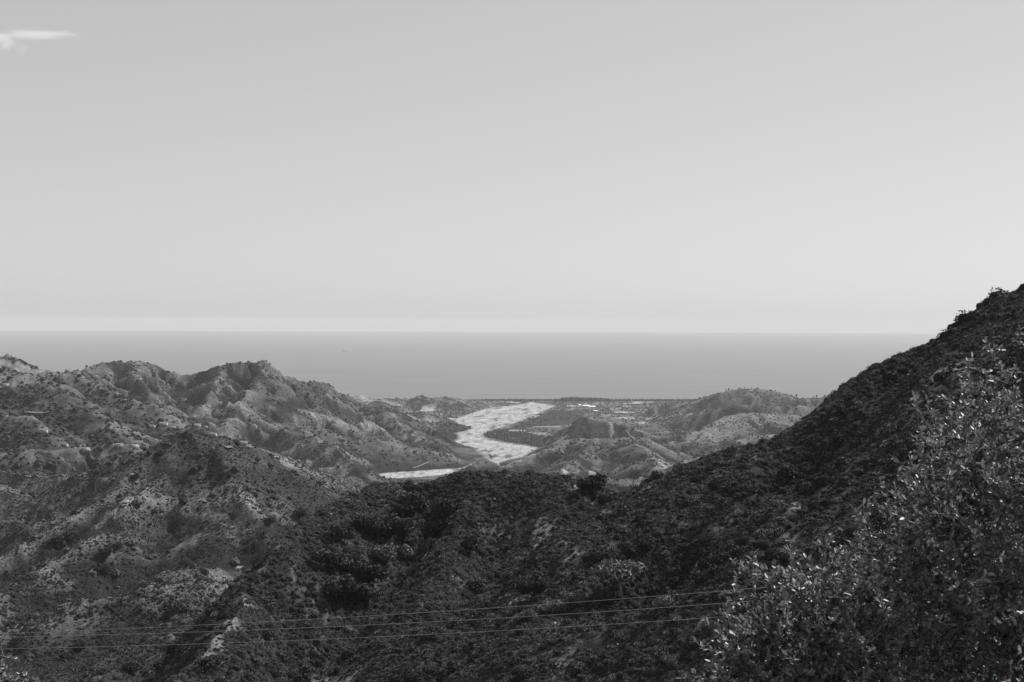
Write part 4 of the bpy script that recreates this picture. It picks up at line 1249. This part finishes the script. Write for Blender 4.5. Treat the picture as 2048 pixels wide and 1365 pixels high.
RM = [rock_mesh(300 + k, M_rock) for k in range(4)]; RD = [rock_mesh(320 + k, M_rock_d, flat=1.0) for k in range(3)]
def rock(px, py, wpx, label, dark=False, lift=.2, group=None, P=None):
    P = hit(px, py) if P is None else P
    if P is None: return
    w = wpx * P[1] / F / 2 * 1.15
    me = (RD if dark else RM)[rng.integers(0, 3)]
    o = bpy.data.objects.new('rock', me); col.objects.link(o)
    o.location = (P[0], P[1], P[2] + w * lift); o.scale = (w, w * .8, w * rng.uniform(.8, 1.1)); o.rotation_euler = (rng.uniform(-.3, .3), rng.uniform(-.3, .3), rng.uniform(0, 6.28))
    o['label'] = label; o['category'] = 'rock'
    if group: o['group'] = group
RG = 'pale rocks showing through the scrub'
for a in [
 (661,1030,10,'bright white rock on the upper left of the near hill'),
 (1148,976,8,'pale rock left of the black tree on the saddle'),
 (1160,980,9,'pale rock nearer the black tree on the saddle'),
 (1172,1004,12,'larger pale rock below the black tree on the saddle'),
 (1182,1009,8,'small pale rock right of the larger one below the black tree'),
 (990,1000,8,'pale rock high on the slope under the near crest'),
 (984,1006,6,'little pale rock beside the one under the near crest'),
 (1382,972,7,'long pale rock above the right end of the saddle'),
 (1394,967,6,'second pale rock above the right end of the saddle'),
 (1110,1250,14,'pale streak of rock above the lowest wire'),
 (1095,1180,7,'pale rock beside the flat topped tree'),
 (1032,1174,9,'pale upright rock left of the flat topped tree'),
 (747,1072,5,'tiny pale rock among the dark trees of the hollow'),
 (785,1115,7,'pale rock at the foot of the round light tree'),
 (905,1155,7,'pale rock in the middle of the near slope'),
 (1818,752,9,'pale rock high on the right slope'),
 (1806,764,8,'pale rock just below the one high on the right slope'),
 (1236,1290,8,'pale rock at the lip of the dark gully')]:
    rock(a[0], a[1], a[2], a[3], group=RG)
for a in [(1485,1274,34,'large smooth boulder seen through the edge of the lower oak'),(1503,1292,22,'smaller boulder right of the large smooth one')]:
    rock(a[0], a[1], a[2], a[3], dark=True, group='boulders beside the lower oak', lift=.4)
for a in [(1790,855,44,'dark cracked crag on the right slope'),(1770,885,34,'dark crag below the cracked one on the right slope'),
          (1752,905,24,'small dark crag at the lower end of the row on the right slope')]:
    rock(a[0], a[1], a[2], a[3], dark=True, group='dark crags on the slopes', lift=-.25)

# ------------------------------------------------------------------ overhead wires
M_wire = grey_mat('aluminium_wire', .30, .45, .5)
def wire(pts, Y0, Y1, label):
    px = np.array([p[0] for p in pts], float); py = np.array([p[1] for p in pts], float)
    c = np.polyfit(px, py, 2)
    X = np.linspace(-900, 2900, 90); Yp = np.polyval(c, X)
    P_ = [pix(a, b, Y0 + (Y1 - Y0) * a / 2048.0) for a, b in zip(X, Yp)]
    o = link('overhead_wire', mesh_from('overhead_wire', *tube(P_, [.008] * len(P_), 6), smooth=True), M_wire)
    o['label'] = label; o['category'] = 'wire'; o['group'] = 'overhead wires across the valley'
wire([(0,1268.5),(200,1260.5),(500,1244),(620,1239),(1000,1216.6),(1120,1208),(1490,1178)], 62, 46, 'uppermost of the three overhead wires')
wire([(0,1275.6),(200,1270),(500,1260),(620,1255),(1000,1237),(1120,1231),(1460,1205)], 61, 45, 'middle wire of the three overhead wires')
wire([(0,1298.8),(200,1294),(500,1284),(620,1280),(1000,1262),(1120,1256),(1460,1233),(1617,1221)], 60, 44, 'lowest of the three overhead wires')

# ------------------------------------------------------------------ the oaks in front
M_leaf = bpy.data.materials.new('oak_leaf'); M_leaf.use_nodes = True
nt = M_leaf.node_tree; b = nt.nodes['Principled BSDF']
b.inputs['Roughness'].default_value = .50; b.inputs['Specular IOR Level'].default_value = .7
geo = nd(nt, 'ShaderNodeNewGeometry'); mr = nd(nt, 'ShaderNodeMapRange'); mr.inputs[3].default_value = .035; mr.inputs[4].default_value = .30
nt.links.new(geo.outputs['Random Per Island'], mr.inputs[0]); nt.links.new(mr.outputs[0], b.inputs['Base Color'])
tr = nd(nt, 'ShaderNodeBsdfTranslucent'); nt.links.new(mr.outputs[0], tr.inputs['Color'])
mx = nd(nt, 'ShaderNodeMixShader'); mx.inputs[0].default_value = .30
nt.links.new(b.outputs[0], mx.inputs[1]); nt.links.new(tr.outputs[0], mx.inputs[2]); nt.links.new(mx.outputs[0], nt.nodes['Material Output'].inputs['Surface'])
M_twig = grey_mat('oak_bark', .13, .8, .2, .4, 30)

def leaf_shape():
    """a folded oval leaf, one unit long, along +x, stalk at the origin"""
    V = np.array([(0,0,0),(.3,.2,.05),(.7,.2,.05),(1,0,-.02),(.7,-.2,.05),(.3,-.2,.05),(.5,0,-.02)], float)
    Fc = np.array([(0,1,6),(1,2,6),(2,3,6),(3,4,6),(4,5,6),(5,0,6)])
    return V, Fc

def oak(name, label, poly, Yr, base, ntarget, per, leaf_len, weight, nsep=300, seed=1, light_cut=None, cat='tree', group=None, clump=9, spread=1.0):
    rg = np.random.default_rng(seed)
    poly = np.array(poly, float); a = poly.min(0); b_ = poly.max(0)
    T = []
    CL = []
    while len(CL) < ntarget // clump:
        q = rg.uniform(a, b_, (4000, 2)); q = q[in_poly(q[:, 0], q[:, 1], poly)]; q = q[rg.random(len(q)) < weight(q[:, 0], q[:, 1])]
        CL += [pix(p[0], p[1], rg.uniform(*Yr)) for p in q]
    CL = np.array(CL[:ntarget // clump])
    T = list(CL[rg.integers(0, len(CL), ntarget)] + rg.normal(0, 1, (ntarget, 3)) * (np.array([.15, .15, .12]) * spread))
    while len(T) < ntarget:
        q = rg.uniform(a, b_, (4000, 2)); k = in_poly(q[:, 0], q[:, 1], poly); q = q[k]
        q = q[rg.random(len(q)) < weight(q[:, 0], q[:, 1])]
        for p in q:
            T.append(pix(p[0], p[1], rg.uniform(*Yr)))
            if len(T) >= ntarget: break
    T = np.array(T)
    base = np.array(base, float)
    cen = T.mean(0)
    # trunk with a few crooked rises, then nearest-node growth
    nodes = [base]; par = [-1]
    h = cen - base
    for k in range(1, 9):
        nodes.append(base + h * (k / 8) * .75 + np.array([rg.normal(0, .05), rg.normal(0, .05), .0])); par.append(len(nodes) - 2)
    order = np.argsort(np.linalg.norm(T - nodes[-1], axis=1) + rg.uniform(0, .6, len(T)))
    N = np.zeros((60000, 3)); N[:len(nodes)] = nodes; nn = len(nodes); par = par + [0] * (60000 - nn)
    dist0 = np.zeros(60000)
    for k in range(1, nn): dist0[k] = dist0[k - 1] + np.linalg.norm(N[k] - N[k - 1])
    tips = []
    for ti in order:
        t = T[ti]
        d = np.linalg.norm(N[:nn] - t, axis=1) + .12 * dist0[:nn]
        d[:3] += 3
        j = int(np.argmin(d)); v = t - N[j]; L = np.linalg.norm(v)
        m_ = max(2, int(L / .16)); cur = j
        for s_ in range(1, m_ + 1):
            f = s_ / m_
            p = N[j] + v * f + np.array([0, 0, -.10 * L * math.sin(math.pi * f)]) + rg.normal(0, .012, 3) * (f < 1)
            N[nn] = p; par[nn] = cur; dist0[nn] = dist0[cur] + L / m_; cur = nn; nn += 1
        tips.append(cur)
    load = np.zeros(nn)
    for tpi in tips: load[tpi] += 1
    for k in range(nn - 1, 0, -1): load[par[k]] += load[k]
    rad = np.clip(.0028 * np.maximum(load, .5) ** .48, .0025, .14)
    root = thing(name, label, cat, base, 0, group)
    def wood(nm, sel):
        Vs = []; o_ = 0; Fs = []
        idx = np.nonzero(sel)[0]; idx = idx[idx > 0]
        for k in idx:
            A, B = N[par[k]] - base, N[k] - base
            sd_ = 6 if rad[k] > .012 else 3
            v, f = tube([A, B], [min(rad[par[k]], rad[k] * 1.5), rad[k]], sd_)
            Vs.append(v); Fs.append(f + o_); o_ += len(v)
        if Vs: link(nm, mesh_from(nm, np.concatenate(Vs), np.concatenate(Fs), True), M_twig, root)
    rr = rad[:nn]
    wood('trunk', rr > .045); wood('branch', (rr <= .045) & (rr > .010)); wood('twigs', rr <= .010)
    # leaves in tufts round the last stretch of every twig
    LV, LF = leaf_shape()
    C = []; Dr = []
    for tpi in tips:
        k = tpi
        for s_ in range(3):
            p = par[k]; ax = unit(N[k] - N[p])
            nl = per if s_ == 0 else per // 2
            for _ in range(nl):
                C.append(N[p] + (N[k] - N[p]) * rg.uniform(0, 1.1)); Dr.append(unit(ax * rg.uniform(.2, 1.0) + rg.normal(0, .55, 3) + [0, 0, .15]))
            k = p
            if k <= 8: break
    C = np.array(C); Dr = np.array(Dr); n = len(C)
    up = unit(rg.normal(0, .65, (n, 3)) + [.35, -.05, .9]); side = unit(np.cross(up, Dr)); up = np.cross(Dr, side)
    ln = leaf_len * rg.uniform(.6, 1.35, n)
    near = np.argsort(-ln / C[:, 1])[:nsep]
    mask = np.ones(n, bool); mask[near] = False
    def place(i_):
        return C[i_, None] - base + ln[i_, None, None] * (LV[None, :, 0:1] * Dr[i_, None] + LV[None, :, 1:2] * side[i_, None] + LV[None, :, 2:3] * up[i_, None])
    idx = np.nonzero(mask)[0]
    V = place(idx).reshape(-1, 3)
    Fc = (LF[None] + (np.arange(len(idx)) * len(LV))[:, None, None]).reshape(-1, 3)
    link('leaves', mesh_from('leaves', V, Fc), M_leaf, root, kind='stuff')
    lm = mesh_from('leaf', LV, LF); lm.materials.append(M_leaf)
    for i_ in near:
        o = bpy.data.objects.new('leaf', lm); col.objects.link(o); o.parent = root
        Mx = np.stack([Dr[i_], side[i_], up[i_]], 1) * ln[i_]
        M4 = Matrix([list(Mx[0]) + [C[i_, 0] - base[0]], list(Mx[1]) + [C[i_, 1] - base[1]], list(Mx[2]) + [C[i_, 2] - base[2]], [0, 0, 0, 1]])
        o.matrix_local = M4
    print(name, 'leaves', n, 'nodes', nn)
def gz(x, y): return float(ground(x, y))
oak('oak_tree', 'big evergreen oak with glinting leaves filling the right edge', [(2180,620),(2048,690),(2010,700),(1985,690),(1965,740),(1940,800),(1945,850),(1900,860),(1850,845),(1822,860),(1830,910),(1815,950),(1815,1000),(1840,1035),(1790,1050),(1735,1065),(1710,1110),(1690,1190),(1680,1430),(2200,1430)],
    (9.6, 13.4), (4.7, 11.6, gz(4.7, 11.6) - .1), 4200, 10, .047,
    lambda x, y: np.clip(.16 + .5 * sstep(700, 980, y) + .3 * sstep(1850, 2000, x) * sstep(760, 900, y), 0, 1), seed=5, group='oaks in front of the valley')
oak('oak_tree', 'lower spreading oak below the wires, left of the big oak', [(1492,1175),(1515,1145),(1540,1155),(1555,1180),(1590,1160),(1625,1130),(1665,1115),(1700,1140),(1740,1190),(1760,1430),(1400,1430),(1440,1340),(1500,1310),(1520,1270),(1490,1220)],
    (9.2, 11.2), (2.25, 10.3, gz(2.25, 10.3) - .1), 1500, 10, .045,
    lambda x, y: np.clip(.35 + .5 * sstep(1180, 1300, y), 0, 1), seed=9, group='oaks in front of the valley')
oak('oak_shrub', 'small leafy shrub with bright leaves poking into the lower left corner', [(-60,1270),(-5,1285),(8,1305),(10,1335),(40,1355),(58,1345),(70,1352),(74,1420),(-80,1420)],
    (7.4, 8.2), (-2.8, 7.8, gz(-2.8, 7.8) - .1), 260, 8, .026, lambda x, y: x * 0 + 1, nsep=60, seed=12, cat='shrub', spread=.35)
